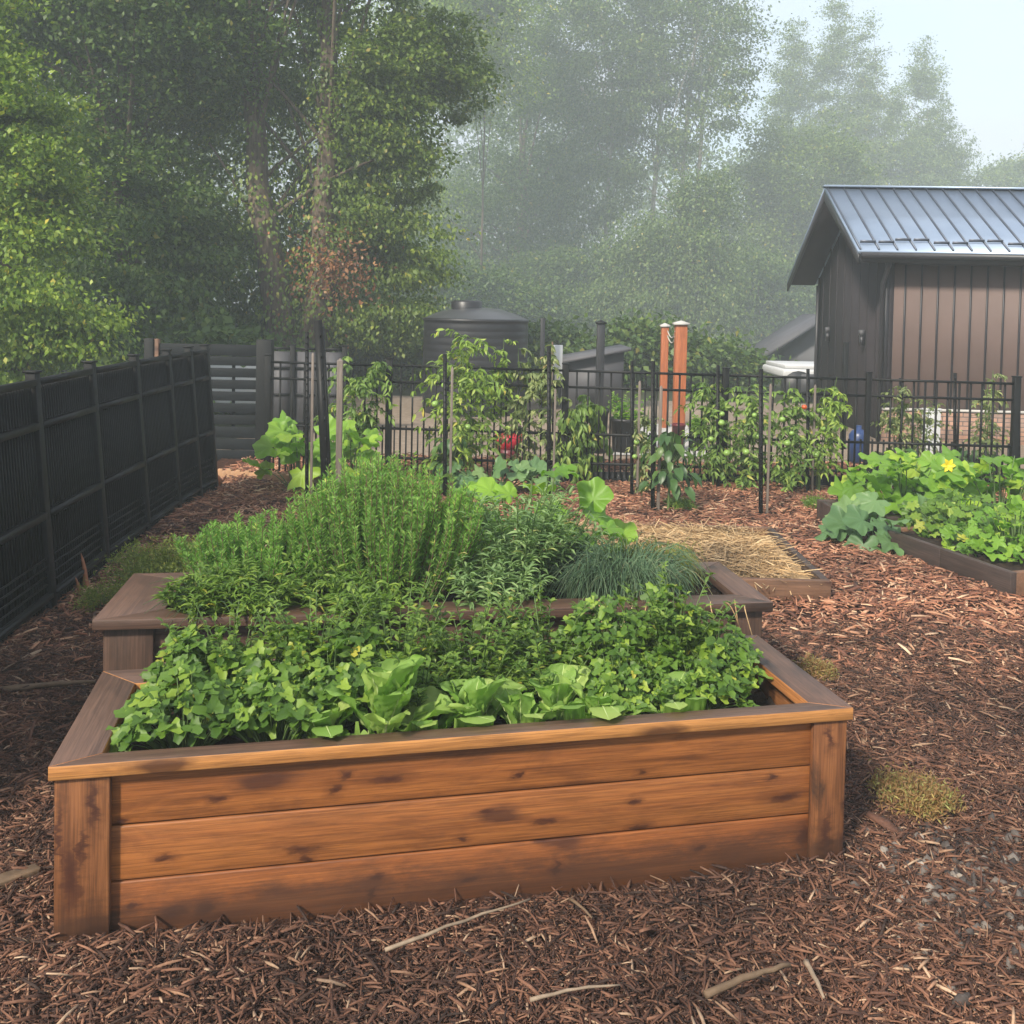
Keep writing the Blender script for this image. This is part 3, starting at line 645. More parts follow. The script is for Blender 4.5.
zs = .375
FBW, FBD = FB[2], FB[3]
straws = [(.30, .22, .23, "strawberry-like clump in the near left corner of the cedar bed"), (.32, .47, .27, "leafy clump against the far left corner of the cedar bed"), (.55, .19, .21, "leafy clump behind the front rail, second from the left corner"),
          (.56, .44, .27, "dense leafy clump left of the lettuces, farther from the front rail"), (.80, .46, .25, "leafy clump directly behind the leftmost lettuce"), (.72, .33, .24, "shaded leafy clump touching the leftmost lettuce")]
for a, b, h, lb in straws:
    l, s = clump(loc_in(fb, a, b, zs), .18, h, 130, .024, .062)
    e = plant("strawberry_plant", "green " + lb, loc_in(fb, a, b, zs), l, s, L_bed, group="leafy clumps in the cedar bed", cat="strawberry plant")
herbs = [(.66, .54, .42, "tall herb with small leaves at the back of the cedar bed, leftmost of its row"), (.93, .53, .45, "tall pale-tipped herb standing behind the big romaine lettuce"), (1.17, .52, .38, "bushy herb in the middle back of the cedar bed"),
         (1.42, .52, .36, "bushy herb right of the middle at the back of the cedar bed"), (1.16, .38, .28, "low herb right behind the row of lettuces"), (1.42, .37, .25, "low herb behind the rightmost lettuce"), (.98, .34, .24, "low herb behind the flat lettuce"), (.40, .53, .36, "grey-green herb with tiny leaves in the far left corner of the cedar bed"), (1.90, .53, .40, "slender tall herb in the far right corner of the cedar bed")]
for a, b, h, lb in herbs:
    l, s = stalks(loc_in(fb, a, b, zs), .16, h, 34, .056, .028, 26, OVAL)
    plant("herb_plant", lb, loc_in(fb, a, b, zs), l, s, L_bedb, group="herbs in the cedar bed", cat="herb")
right_cl = [(1.62, .48, .31, "celery-like clump right of centre at the back of the cedar bed"), (1.86, .48, .33, "tall leafy clump in the far right corner of the cedar bed"), (1.62, .27, .22, "low leafy clump behind the right part of the front rail"), (1.86, .26, .19, "low leafy clump in the near right corner of the cedar bed"), (2.0, .42, .24, "leafy clump leaning on the right rail of the cedar bed")]
for a, b, h, lb in right_cl:
    l, s = clump(loc_in(fb, a, b, zs), .16, h, 140, .02, .054)
    plant("celery_plant", lb, loc_in(fb, a, b, zs), l, s, L_bed, group="leafy clumps in the cedar bed", cat="celery plant")
lets = [(.68, .16, .15, 15, .6, "round-leaved lettuce, leftmost in the cedar bed"), (.86, .17, .225, 17, 1., "tall romaine lettuce, biggest in the cedar bed"), (1.00, .17, .15, 10, .35, "flat lettuce lying open beside the tall romaine"),
        (1.13, .18, .17, 13, .9, "upright lettuce right of the flat one"), (1.26, .15, .13, 12, .8, "small lettuce between two upright ones"), (1.38, .20, .16, 12, .85, "lettuce set slightly back from the rail, second from the right in its row"), (1.50, .16, .15, 13, .7, "loose lettuce right of the middle, next to the celery-like leaves"), (1.72, .17, .15, 10, .35, "bright flat leafed lettuce near the right end of the front rail")]
for a, b, r, n, up_, lb in lets:
    bs = loc_in(fb, a, b, zs + .02); l = lettuce(bs, r * 1.2, n, up_)
    plant("lettuce", lb, bs, l, None, [L_let, m_rib], group="lettuces along the front rail", cat="lettuce")

# weathered bed
zb = .41
def rosemary(base, R, H, n):
    lg, sg = Geo(), Geo(); base = np.asarray(base, float)
    for _ in range(n):
        a = rng.uniform(0, 6.283); rr = math.sqrt(rng.random()); o = np.array([math.cos(a) * R[0], math.sin(a) * R[1], 0])
        p0 = base + o * rr * .6; h = H * rng.uniform(.7, 1.06) * (1 - .35 * rr ** 2)
        p2 = base + o * rr * 1.05 + np.array([rng.normal(0, .02), rng.normal(0, .02), h]); P = bez(p0, (p0 + p2) / 2 + o * rr * .15, p2, 6)
        tube(sg, P, np.linspace(.0035, .0012, 6), 4, False); per = 170
        t = rng.uniform(.12, 1, per); idx = t * 5; i0 = np.minimum(idx.astype(int), 4); fr = (idx - i0)[:, None]; pos = P[i0] * (1 - fr) + P[i0 + 1] * fr
        b = rng.uniform(0, 6.283, per); ax = np.stack([np.cos(b), np.sin(b), rng.uniform(.5, 1.3, per)], -1)
        L = .036 * (1 - .35 * t) * rng.uniform(.8, 1.2, per); scatter(lg, NEED, pos, ax, rdir(per), L, np.full(per, .0046))
    return lg, sg
bs = loc_in(bb, 1.08, .38, zb); l, s = rosemary(bs, (.40, .24), .62, 430)
plant("rosemary_bush", "big upright rosemary bush with dense needle leaves in the weathered bed", bs, l, s, L_ros, m_drystem, cat="rosemary bush")
bs = loc_in(bb, .56, .46, zb); l, s = rosemary(bs, (.34, .22), .36, 230)
plant("lavender_bush", "low fine-leaved bush sloping left of the tall rosemary", bs, l, s, L_ros, m_drystem, cat="herb bush")
for a, b, R, H, n, lb in ((1.66, .40, .24, .53, 80, "grey-green sage with long narrow leaves right of the rosemary"), (1.50, .20, .2, .26, 44, "small sage shoots drooping over the front rail of the weathered bed"), (.60, .20, .24, .24, 70, "leafy herb spilling over the left front of the weathered bed"), (.40, .12, .15, .22, 44, "small-leaved herb hanging over the left end of the weathered rail"), (.95, .12, .22, .22, 50, "leafy herb spilling over the middle of the weathered bed's front rail"), (1.9, .5, .22, .30, 44, "sage shoots behind the chives")):
    bs = loc_in(bb, a, b, zb); l, s = stalks(bs, R, H, n, .085, .02, 24, DROOP, .3, .55, .35)
    plant("sage_plant" if "sage" in lb else "herb_plant", lb, bs, l, s, L_sage if "sage" in lb else L_bedb, cat="herb")
def blades(base, R, H, n, w, droop, wmat=None):
    lg = Geo(); base = np.asarray(base, float)
    for _ in range(n):
        a = rng.uniform(0, 6.283); rr = math.sqrt(rng.random()); o = np.array([math.cos(a), math.sin(a), 0]); p0 = base + o * np.array([R[0], R[1], 0]) * rr * .6
        b = a + rng.normal(0, .7); o2 = np.array([math.cos(b), math.sin(b), 0]); h = H * rng.uniform(.6, 1.1); rch = h * rng.uniform(.25, 1.0) * droop
        P = bez(p0, p0 + o2 * rch * .3 + np.array([0, 0, h * 1.5]), p0 + o2 * rch * 1.3 + np.array([0, 0, h * rng.uniform(-.1, .9)]), 7)
        tube(lg, P, np.linspace(w, w * .3, 7), 3, False)
    return lg
bs = loc_in(bb, 2.07, .27, zb); l = blades(bs, (.36, .2), .24, 900, .0028, .9)
plant("chives", "blue-green chives clump arching over the right front rail", bs, l, None, L_chive, cat="chives")
bs = loc_in(bb, 2.28, .46, zb); l = blades(bs, (.26, .13), .21, 600, .0018, .5)
plant("thyme_plant", "fine yellowish green herb behind the chives", bs, l, None, L_dill, cat="herb")
bs = loc_in(bb, .40, .14, zb + .03); l = blades(bs, (.12, .06), .11, 90, .0022, 2.0)
plant("grass_clump", "long thin grey-green blades trailing over the left front rail", bs, l, None, L_chive, cat="grass clump")
def dryblades():
    g = Geo()
    for px, py in ((600, 600), (630, 606), (650, 603), (725, 603), (735, 600), (745, 606), (712, 602)):
        k = at(px, py, 3.72); P = bez(k, k + [rng.normal(0, .03), -.05, .03], k + [rng.normal(0, .05), -.07, -.11 * rng.uniform(.6, 1.3)], 6); tube(g, P, .0025, 4)
    tag(g.build("dry_leaves", m_straw), "few dead tan leaves hanging from the chives over the dark rail", "dead leaves", kind="stuff")
dryblades()
def feathery(name, label, base, R, H, n, mat, w=.0025, cat="plant"):
    lg, sg = Geo(), Geo(); base = np.asarray(base, float)
    for _ in range(n):
        a = rng.uniform(0, 6.283); rr = math.sqrt(rng.random()); o = np.array([math.cos(a), math.sin(a), 0])
        p2 = base + o * R * rr + np.array([0, 0, H * rng.uniform(.5, 1.05) * (1 - .4 * rr * rr)]); P = bez(base + o * .04, (base + p2) / 2 + [0, 0, H * .25], p2, 7)
        tube(sg, P, np.linspace(.003, .001, 7), 3, False); per = 110
        t = rng.uniform(.3, 1, per) * 6; i0 = np.minimum(t.astype(int), 5); fr = (t - i0)[:, None]; pos = P[i0] * (1 - fr) + P[i0 + 1] * fr + rng.normal(0, .018, (per, 3))
        scatter(lg, NEED, pos, rdir(per, .5), rdir(per), rng.uniform(.012, .03, per), np.full(per, w))
    return plant(name, label, base, lg, sg, mat, cat=cat)
p = gnd(168, 612); feathery("dill_plant", "feathery yellow-green plant growing between the black fence and the weathered bed", p, .36, .42, 150, L_dill, .006)
p = gnd(100, 606); feathery("weed", "thin pale weeds on the mulch left of the weathered bed", p, .22, .10, 26, L_dill, .004, "weed")
p = gnd(912, 803); feathery("weed", "dry reddish-green weed tuft in the mulch right of the cedar bed", p, .15, .05, 55, L_dry, .005, "weed")
p = gnd(818, 677); feathery("weed", "tiny dry weed tuft beside the far right corner of the cedar bed", p, .07, .05, 40, L_dry, .005, "weed")
p = gnd(818, 508); feathery("weed", "small green weed on red mulch under the tomato stakes", p, .13, .07, 40, L_bedb, .006, "weed")
p = gnd(682, 508); feathery("weed", "little green weed at the foot of the lone dark-leaved plant", p, .16, .06, 30, L_bedb, .006, "weed")

def squash(name, label, base, R, H, n, lmin, lmax, mat, flowers=0, cat="squash plant", face=.55):
    lg, sg, fg = Geo(), Geo(), Geo(); base = np.asarray(base, float)
    a = rng.uniform(0, 6.283, n); r = np.sqrt(rng.random(n)); R = np.broadcast_to(R, (2,))
    h = H * (1 - .5 * r ** 2) * rng.uniform(.45, 1.1, n)
    tip = base + np.stack([R[0] * r * np.cos(a), R[1] * r * np.sin(a), h], -1); root = base + (tip - base) * np.array([.3, .3, 0])
    petioles(sg, root, tip, .006, 5)
    out = np.stack([np.cos(a), np.sin(a), np.full(n, -.1)], -1) + rng.normal(0, .45, (n, 3)); nr = np.stack([np.cos(a) * .3, np.sin(a) * .3 - face, np.ones(n)], -1) + rng.normal(0, .24, (n, 3))
    L = rng.uniform(lmin, lmax, n)
    for k in range(4): scatter(lg, PALM[k], tip[k::4], out[k::4], nr[k::4], L[k::4], L[k::4] * rng.uniform(.85, 1.05))
    ex_ = []
    if flowers:
        for _ in range(flowers):
            c = base + [rng.uniform(-.6, .6) * R[0], -R[1] * .6, H * rng.uniform(.6, .9)]; m = 6; t = np.arange(m) * 2 * math.pi / m
            scatter(fg, OVAL, np.repeat(c[None], m, 0), np.stack([np.cos(t), np.full(m, -.4), np.sin(t)], -1), np.repeat([[0, -1., .2]], m, 0), .06, .04)
        ex_ = [("flower", fg, m_petal)]
    return plant(name, label, base, lg, sg, mat, cat=cat, extra=ex_)
p = gnd(885, 545); squash("squash_plant", "big blue-green squash leaves spilling over the corner of the dark bed", p, (.28, .25), .34, 16, .2, .3, L_blu)
p = gnd(905, 525); squash("squash_plant", "upright yellow-green squash behind the blue-green one", p, (.42, .35), .58, 38, .2, .3, L_squ, 1)
p = gnd(1000, 527); squash("squash_plant", "wide bright green squash filling the far end of the dark timber bed", p, (.85, .55), .55, 110, .16, .26, L_squ, 0)
p = gnd(962, 548); squash("bean_plant", "mid green bean leaves in the middle of the dark timber bed", p, (.42, .38), .36, 190, .06, .12, L_bed, 0, "bean plant")
p = gnd(1015, 570); squash("bean_plant", "leafy bean plant at the near right end of the dark timber bed", p, (.42, .34), .38, 200, .06, .13, L_squ, 0, "bean plant")
p = gnd(1085, 570); squash("bean_plant", "bean leaves cut by the right edge of the photo", p, (.42, .42), .40, 90, .08, .14, L_bed, 0, "bean plant")
p = loc_in(bb, 1.78, .95, 0.0); squash("squash_plant", "yellow-green squash leaves peeking above the sage", p, (.46, .28), .88, 80, .13, .2, L_squ, 0, face=.25)
p = loc_in(bb, 1.25, 1.2, 0.0); squash("squash_plant", "pale squash leaves just above the top of the rosemary", p, (.5, .3), .86, 40, .13, .2, L_squ, 0, face=.3)
p = gnd(300, 492); squash("squash_plant", "tall large-leaved squash climbing the leftmost dark stake", p, (.26, .25), .68, 20, .2, .32, L_squ, 0, face=.9)
p = gnd(352, 492); squash("squash_plant", "yellow-green squash right of the tallest dark post", p, (.26, .22), .50, 18, .2, .30, L_squ, 0, face=.9)
p = gnd(492, 495); squash("squash_plant", "dusty green large-leaved plant between the two bright tomato vines", p, (.5, .22), .27, 30, .14, .22, L_blu, 0)

def tomato(label, px, py, top, wpx, mat, n=34, ll=.085, red=0, green=0, base_free=.12, group="tomato vines tied to stakes along the back fence", name="tomato_plant", cat="tomato plant", leafy=7, hang=.35, tilt=0.0):
    b = gnd(px, py); H = at(px, top, b[1])[2]; R = wpx / F_PX * b[1] / 2
    lg, sg, rg, gg = Geo(), Geo(), [], []
    for st in range(3):
        o = rng.normal(0, .25, 2) * R
        P = bez(b + [o[0] * .2, o[1] * .2, -.05], b + [o[0] * .6, o[1] * .6, H * .5], b + [o[0] + tilt, o[1], H * (1 - .1 * st)], 10); tube(sg, P, np.linspace(.008, .003, 10), 5, False)
        m = int(n * 1.3) // 3; ll_ = ll * .95
        t = base_free + (1 - base_free) * rng.random(m); i0 = np.minimum((t * 9).astype(int), 8); pos = P[i0] + (P[i0 + 1] - P[i0]) * (t * 9 - i0)[:, None]
        for k in range(m):
            a = rng.uniform(0, 6.283); l = R * rng.uniform(.5, 1.15) * (.6 + .5 * math.sin(t[k] * 3)); q = pos[k]
            e = q + np.array([math.cos(a) * l, math.sin(a) * l * .8, rng.uniform(-.9, .25) * l * hang * 1.6]); C = bez(q, (q + e) / 2 + [0, 0, l * .4], e, 7)
            tube(sg, C, np.linspace(.004, .0015, 7), 3, False)
            j = rng.integers(1, 7, leafy * 2); pp = C[j]; side = rng.choice([-1, 1], len(j))
            d_ = unit(C[6] - C[0]); s_ = np.array([-d_[1], d_[0], 0]); ax = s_ * side[:, None] * .8 + d_ * .5 + rng.normal(0, .3, (len(j), 3)); ax[:, 2] -= hang
            scatter(lg, DROOP, pp, ax, rdir(len(j), 1.1, .6), rng.uniform(.6, 1.25, len(j)) * ll_, rng.uniform(.3, .48, len(j)) * ll_)
    for cnt, G in ((red, rg), (green, gg)):
        for _ in range(cnt):
            c = b + [rng.uniform(-.6, .6) * R, -R * .7, H * rng.uniform(.3, .8)]; rr = rng.uniform(.022, .034); th = np.linspace(0, math.pi, 8)
            g2 = Geo(); lathe(g2, np.stack([rr * np.sin(th), c[2] + rr * .9 * np.cos(th)], -1), 12, c[0], c[1]); G.append(g2)
    ex_ = [("tomato", q, m_tomr) for q in rg] + [("tomato", q, m_tomg) for q in gg]
    return plant(name, label, b, lg, sg, mat, group=group, cat=cat, extra=ex_)
tomato("dark leafy tomato plant right of the tallest post", 362, 480, 352, 58, L_tom, 60)
tomato("bright green tomato vine with a wide bushy top, left of the dark tank's front", 455, 482, 336, 92, L_tomb, 80, .09, 0, 3)
tomato("thin tomato shoot rising alone above its neighbours in front of the tank", 497, 480, 338, 26, L_tomb, 20, .07, base_free=.5)
tomato("half-dried tomato vine left of the stake with a pale pole", 523, 480, 345, 48, L_tomp, 50, .08)
tomato("tall sparse tomato vine clinging to the stake with a pale pole", 550, 482, 344, 36, L_tomp, 40, .075)
tomato("dense dark green drooping plant at the thick fence post", 578, 480, 396, 50, L_tom, 70, .11, hang=1.2)
tomato("small pale spindly tomato plant behind the lone dark-leaved plant", 642, 494, 402, 34, L_tomp, 26, .07, 0, 2)
tomato("leafy tomato vine behind the stake right of the orange posts", 716, 488, 384, 56, L_tom, 66, .075, 0, 4)
tomato("bushy tomato plant in the middle of the right tomato row", 748, 490, 388, 50, L_tom, 60, .075, 0, 3)
tomato("tomato plant carrying one red ripe fruit", 790, 492, 382, 50, L_tom, 60, .075, 1, 3)
tomato("tall tomato vine whose tip arches to the right", 818, 490, 376, 40, L_tomb, 46, .08, 0, 4, tilt=.1)
tomato("pale wispy tomato plant in front of the shed corner", 895, 486, 384, 44, L_tomp, 46, .06)
tomato("wide pale tomato plant before the stone part of the shed", 920, 484, 402, 54, L_tomp, 50, .06)
tomato("tall narrow pale tomato vine near the right edge", 982, 482, 370, 34, L_tomp, 50, .06)
def bigleaf(label, px, py, top, wpx, name, mat, n, lmn, lmx, ft=.35, cat="plant"):
    b = gnd(px, py); H = at(px, top, b[1])[2]; R = wpx / F_PX * b[1] / 2; lg, sg = Geo(), Geo()
    tube(sg, bez(b - [0, 0, .05], b + [.01, 0, H * .3], b + [0, 0, H * .7], 6), np.linspace(.012, .006, 6), 6, False)
    a = rng.uniform(0, 6.283, n); r = R * np.sqrt(rng.random(n)) * .75; h = H * (ft + (1 - ft) * rng.random(n)); pos = b + np.stack([r * np.cos(a), r * np.sin(a), h], -1)
    petioles(sg, np.repeat((b + [0, 0, H * .5])[None], n, 0), pos, .003, 4)
    ax = np.stack([np.cos(a), np.sin(a), rng.uniform(-1.4, -.2, n)], -1); L = rng.uniform(lmn, lmx, n)
    scatter(lg, DROOP, pos, ax, np.stack([np.cos(a), np.sin(a) - .3, np.ones(n)], -1) + rng.normal(0, .25, (n, 3)), L, L * .62)
    return plant(name, label, b, lg, sg, mat, cat=cat)
bigleaf("lone dark glossy-leaved pepper plant on a bare stem before the stakes", 668, 510, 432, 62, "pepper_plant", L_pep, 70, .10, .17, .3, "pepper plant")
bigleaf("dark green cabbage-like bush under the tall narrow vine at right", 972, 484, 446, 50, "pepper_plant", L_pep, 70, .09, .15, .1, "pepper plant")
bigleaf("dark leafy bush at the left end of the squash bed by the fence", 888, 488, 448, 50, "pepper_plant", L_pep, 60, .09, .15, .1, "pepper plant")
bigleaf("dark leafy bush half hidden under the bright wide tomato vine", 450, 486, 436, 40, "pepper_plant", L_pep, 50, .09, .14, .1, "pepper plant")

# ------------------------------------------------------------------ stakes
def tpost(px, py, top, label, w=.034, lean=0.0, name="garden_stake", grp="black metal stakes in the tomato rows"):
    b = gnd(px, py); t = at(px, top, b[1]); H = t[2]
    e = empty(name, b, 0, label, "stake", grp)
    g = Geo(); T = np.array([t[0] - b[0] - lean, 0, H])
    beam(g, (0, 0, -.1), T, w, .006, (0, 1, 0)); beam(g, (0, .0 + w * .35, -.1), T + [0, w * .35, 0], .006, w * .6, (0, 1, 0))
    for k in np.arange(.12, H - .03, .055): 
        c = T * (k / H); box(g, c[0] - .006, c[0] + .006, -.012, -.0035, c[2] - .006, c[2] + .006)
    g.build("shaft", m_black, e); return e
ST = [(307, 505, 332, "leftmost black stake, standing before the grey panel fence", .03), (445, 498, 354, "black stake in front of the widest bright tomato vine", .034), (549, 500, 346, "black stake beside a pale pole, between two dried vines", .034),
      (632, 496, 361, "black stake left of the orange posts, shorter of the pair", .03), (653, 510, 361, "black stake just left of the orange posts, nearer of the pair", .034), (718, 490, 365, "black stake against the bushy tomato plants right of the orange posts", .03),
      (761, 514, 369, "black stake standing nearest in the right tomato row", .034), (808, 492, 369, "black stake with the arching tomato vine", .03), (867, 486, 374, "black stake in front of the shed corner", .03), (900, 484, 378, "thin black stake among pale wispy tomatoes", .022),
      (955, 486, 373, "black stake right of the wide pale tomato plant", .032), (1019, 486, 376, "black stake cut by the right edge of the photo", .03)]
for px, py, tp, lb, w_ in ST: tpost(px, py, tp, lb, w_)
def bigpost():
    b = gnd(328, 520); t = at(318, 320, b[1]); H = t[2]; e = empty("metal_post", b, 0, "tallest thick black angle post standing behind the bed's left end", "post")
    T = np.array([t[0] - b[0], 0, H]); g = Geo(); beam(g, (0, 0, -.1), T, .062, .01, (0, 1, 0)); beam(g, (.036, .022, -.1), T + [.036, .022, -.05], .01, .05, (0, 1, 0)); 
    for k in np.arange(.3, H - .05, .16): c = T * (k / H); box(g, c[0] + .008, c[0] + .02, -.0075, -.0055, c[2] - .02, c[2] + .02)
    g.build("shaft", m_black, e)
bigpost()
def wstake(px, py, top, w, label):
    b = gnd(px, py); t = at(px, top, b[1]); g = Geo(); H = t[2]
    V = [(-w / 2, -w / 3, -.1), (w / 2, -w / 3, -.1), (w / 2, w / 3, -.1), (-w / 2, w / 3, -.1), (-w / 2, -w / 3, H - .02), (w / 2, -w / 3, H - .02), (w / 2, w / 3, H - .02), (-w / 2, w / 3, H - .02), (0, 0, H)]
    g.add(V, [BQ[0]] + BQ[2:], [[4, 5, 8], [5, 6, 8], [6, 7, 8], [7, 4, 8]])
    tag(bev(g.build("wooden_stake", m_greystake, loc=b), .002), label, "wooden stake", "grey wooden stakes beside the metal ones")
for a in ((338, 520, 358, .045, "thick grey wooden stake leaning on the tallest black post"), (311, 500, 352, .022, "grey wooden stake beside the leftmost black stake"), (450, 498, 366, .022, "pale wooden stake behind the widest bright tomato vine"),
          (553, 502, 388, .018, "pale pole between the two dried vines"), (637, 496, 380, .022, "grey stake on the shorter metal stake left of the orange posts"), (658, 510, 385, .026, "grey stake on the nearer metal stake left of the orange posts"),
          (767, 513, 383, .02, "grey stake beside the nearest black stake of the right tomato row"), (812, 492, 384, .02, "grey stake with the arching tomato vine")): wstake(*a)

# ------------------------------------------------------------------ back picket fence
def fence():
    P0 = gnd(268, 476); P1 = gnd(1060, 492); 
    e = empty("picket_fence", (P0[0], P0[1], 0), math.atan2(P1[1] - P0[1], P1[0] - P0[0]), "black metal picket fence running behind the tomato plants", "fence")
    W = float(np.linalg.norm((P1 - P0)[:2])); posts_px = [389, 565, 725, 1016]; Hl, Hr = 1.09, 1.02
    top = lambda x: Hl + (Hr - Hl) * x / W
    def x_of(px):
        lo, hi = 0, W
        r = ray(px, 400); dirv = (P1 - P0)[:2] / W
        # intersect view ray with the fence line
        A = np.array([[dirv[0], -r[0]], [dirv[1], -r[1]]]); s = np.linalg.solve(A, (CAM - P0)[:2]); return s[0]
    xs = [x_of(p_) for p_ in (268, 389, 565, 725, 868, 1016)]
    for k, x in enumerate(xs):
        g = Geo(); w_ = .06 if k != 4 else .045; h = top(x) + .06; box(g, x - w_ / 2, x + w_ / 2, -w_ / 2, w_ / 2, -.1, h); box(g, x - w_ * .6, x + w_ * .6, -w_ * .6, w_ * .6, h + .001, h + .014); bev(g.build("fence_post", m_black, e), .003)
    for f, z_off in (("top", 0.0), ("second", -.155), ("middle", -.60), ("bottom", -.88)):
        for a, b in zip(xs[:-1], xs[1:]):
            g = Geo(); beam(g, (a + .032, 0, top(a) + z_off), (b - .032, 0, top(b) + z_off), .026, .022); g.build("rail", m_black, e)
    for a, b in zip(xs[:-1], xs[1:]):
        g = Geo(); n = int((b - a) / .108); st = (b - a) / n
        for i in range(1, n):
            x = a + i * st; box(g, x - .008, x + .008, -.0075, .0075, .05, top(x) + .005)
        for i in range(n):
            x = a + (i + .5) * st; box(g, x - .007, x + .007, -.007, .007, .05, top(x) - .57)
        g.build("pickets", m_black, e)
    for a, b in zip(xs[2:-1], xs[3:]):
        g = Geo(); box(g, a + .035, b - .035, .02, .04, -.06, .10); g.build("kickboard", m_blackslat, e)
fence()
# ------------------------------------------------------------------ left fence
def left_fence():
    base = [tuple(gnd(px, py)[:2]) for px, py in ((-520, 1040), (-190, 812), (-48, 695))] + [tuple(gnd(px, py)[:2]) for px, py in ((52, 612), (106, 568), (148, 537), (179, 514), (200, 500), (216, 491))]
    e = empty("screen_fence", (base[0][0], base[0][1], 0), 0, "black fence with dark mesh screening running along the left side", "fence")
    o = np.array([base[0][0], base[0][1], 0]); H = 1.24; lean = .105
    B = [np.array([x, y, 0.]) - o for x, y in base]; T = [b + np.array([-lean, 0, H]) for b in B]
    for b, t in zip(B, T):
        g = Geo(); beam(g, b - [0, 0, .1], t + [-.004, 0, .03], .055, .055, (0, 1, 0)); c = t + [-.004, 0, .031]; box(g, c[0] - .036, c[0] + .036, c[1] - .036, c[1] + .036, c[2], c[2] + .012); bev(g.build("fence_post", m_black, e), .003)
    for i in range(len(B) - 1):
        for f in (.985, .80, .42, .08):
            a = B[i] * (1 - f) + T[i] * f; b = B[i + 1] * (1 - f) + T[i + 1] * f; d_ = unit(b - a); g = Geo(); beam(g, a + d_ * .03 + [.012, 0, 0], b - d_ * .03 + [.012, 0, 0], .034, .034 if f > .1 else .02); g.build("rail", m_black, e)
        L = np.linalg.norm(B[i + 1] - B[i]); n = int(L / .032); g = Geo()
        for k in range(1, n):
            a = B[i] + (B[i + 1] - B[i]) * k / n; b = T[i] + (T[i + 1] - T[i]) * k / n; beam(g, a + (b - a) * .02 - [.012, 0, 0], a + (b - a) * .97 - [.012, 0, 0], .010, .006, (0, 1, 0))
        g.build("pickets", m_black, e)
        g = Geo(); off = np.array([-.026, 0, 0]); g.add([B[i] + off - [0, 0, .05], B[i + 1] + off - [0, 0, .05], B[i + 1] + (T[i + 1] - B[i + 1]) * .97 + off, B[i] + (T[i] - B[i]) * .97 + off,
              B[i] + off * 1.2 - [0, 0, .05], B[i + 1] + off * 1.2 - [0, 0, .05], B[i + 1] + (T[i + 1] - B[i + 1]) * .97 + off * 1.2, B[i] + (T[i] - B[i]) * .97 + off * 1.2], BQ); g.build("mesh_screen", m_blackm, e)
        g = Geo()
        for k in range(7):
            z = .02 + k * .045; f = z / H; a = B[i] * (1 - f) + T[i] * f; b = B[i + 1] * (1 - f) + T[i + 1] * f; d_ = unit(b - a); beam(g, a + d_ * .03 + [.0, 0, 0], b - d_ * .03, .008, .007)
        g.build("wire_mesh", m_black, e)
left_fence()
# slatted gate fence at the far left corner
def slat_fence():
    Yf = 9.95; a = at(150, 470, Yf); b = at(262, 470, Yf); top = at(200, 344, Yf)[2]; bot = at(262, 474, Yf)[2]
    e = empty("slat_fence", (a[0], Yf, 0), 0, "black horizontal slat fence with bright gaps in the far left corner", "fence"); W = b[0] - a[0]
    g = Geo(); box(g, -.055, .04, -.05, .05, -.15, top + .05); bev(g.build("fence_post", [m_black], e), .004)
    g = Geo(); box(g, .042, .09, -.03, .03, -.15, top + .045); bev(g.build("wooden_post", m_brown, e), .004)
    g = Geo(); box(g, W - .06, W + .10, -.06, .06, -.15, top + .06); bev(g.build("fence_post", m_black, e), .004)
    n = 11; pitch_ = (top - bot) / n
    for k in range(n):
        z1 = top - k * pitch_; gap = .028 if 1 <= k <= 6 else .006
        g = Geo(); box(g, .092, W - .062, -.012, .012, z1 - pitch_ + gap, z1); bev(g.build("slat", m_blackslat, e), .002)
    for x in (W * .47, W * .72):
        g = Geo(); box(g, x, x + .03, .014, .034, bot, top - .02); g.build("batten", m_blackslat, e)
slat_fence()
def grey_fence():
    Yf = 12.3; P = [at(px, 348, Yf) for px in (266, 293, 320, 345)]; 
    e = empty("panel_fence", (P[0][0], Yf, 0), .0, "grey board fence with black rails beyond the slat fence", "fence"); o = P[0][0]
    for p_ in P:
        g = Geo(); x = p_[0] - o; box(g, x - .03, x + .03, -.03, .03, -.1, P[0][2] + .04); box(g, x - .04, x + .04, -.04, .04, P[0][2] + .041, P[0][2] + .055); bev(g.build("fence_post", m_black, e), .003)
    for p_, q in zip(P[:-1], P[1:]):
        x0, x1 = p_[0] - o + .032, q[0] - o - .032; g = Geo(); box(g, x0, x1, .01, .02, 0, P[0][2] - .04); g.build("board_panel", m_greyp, e)
        for z in (P[0][2], P[0][2] - .25, P[0][2] - .6, .1):
            g = Geo(); box(g, x0, x1, -.012, .008, z - .015, z + .015); g.build("rail", m_black, e)
grey_fence()
def edging():
    g = Geo(); e = None
    a = gnd(216, 478); b = gnd(330, 486); n = 26; d_ = (b - a)
    for k in range(n):
        c = a + d_ * k / (n - 1); h = .075 + .015 * (k % 2); box(g, c[0] - .022, c[0] + .022, c[1] - .016, c[1] + .016, -.05, h)
    tag(bev(g.build("log_edging", plain("tan_edging", (.42, .24, .13), .8, 0, .25, 12, .2)), .003), "short tan timber edging at the foot of the slat fence", "edging")
edging()
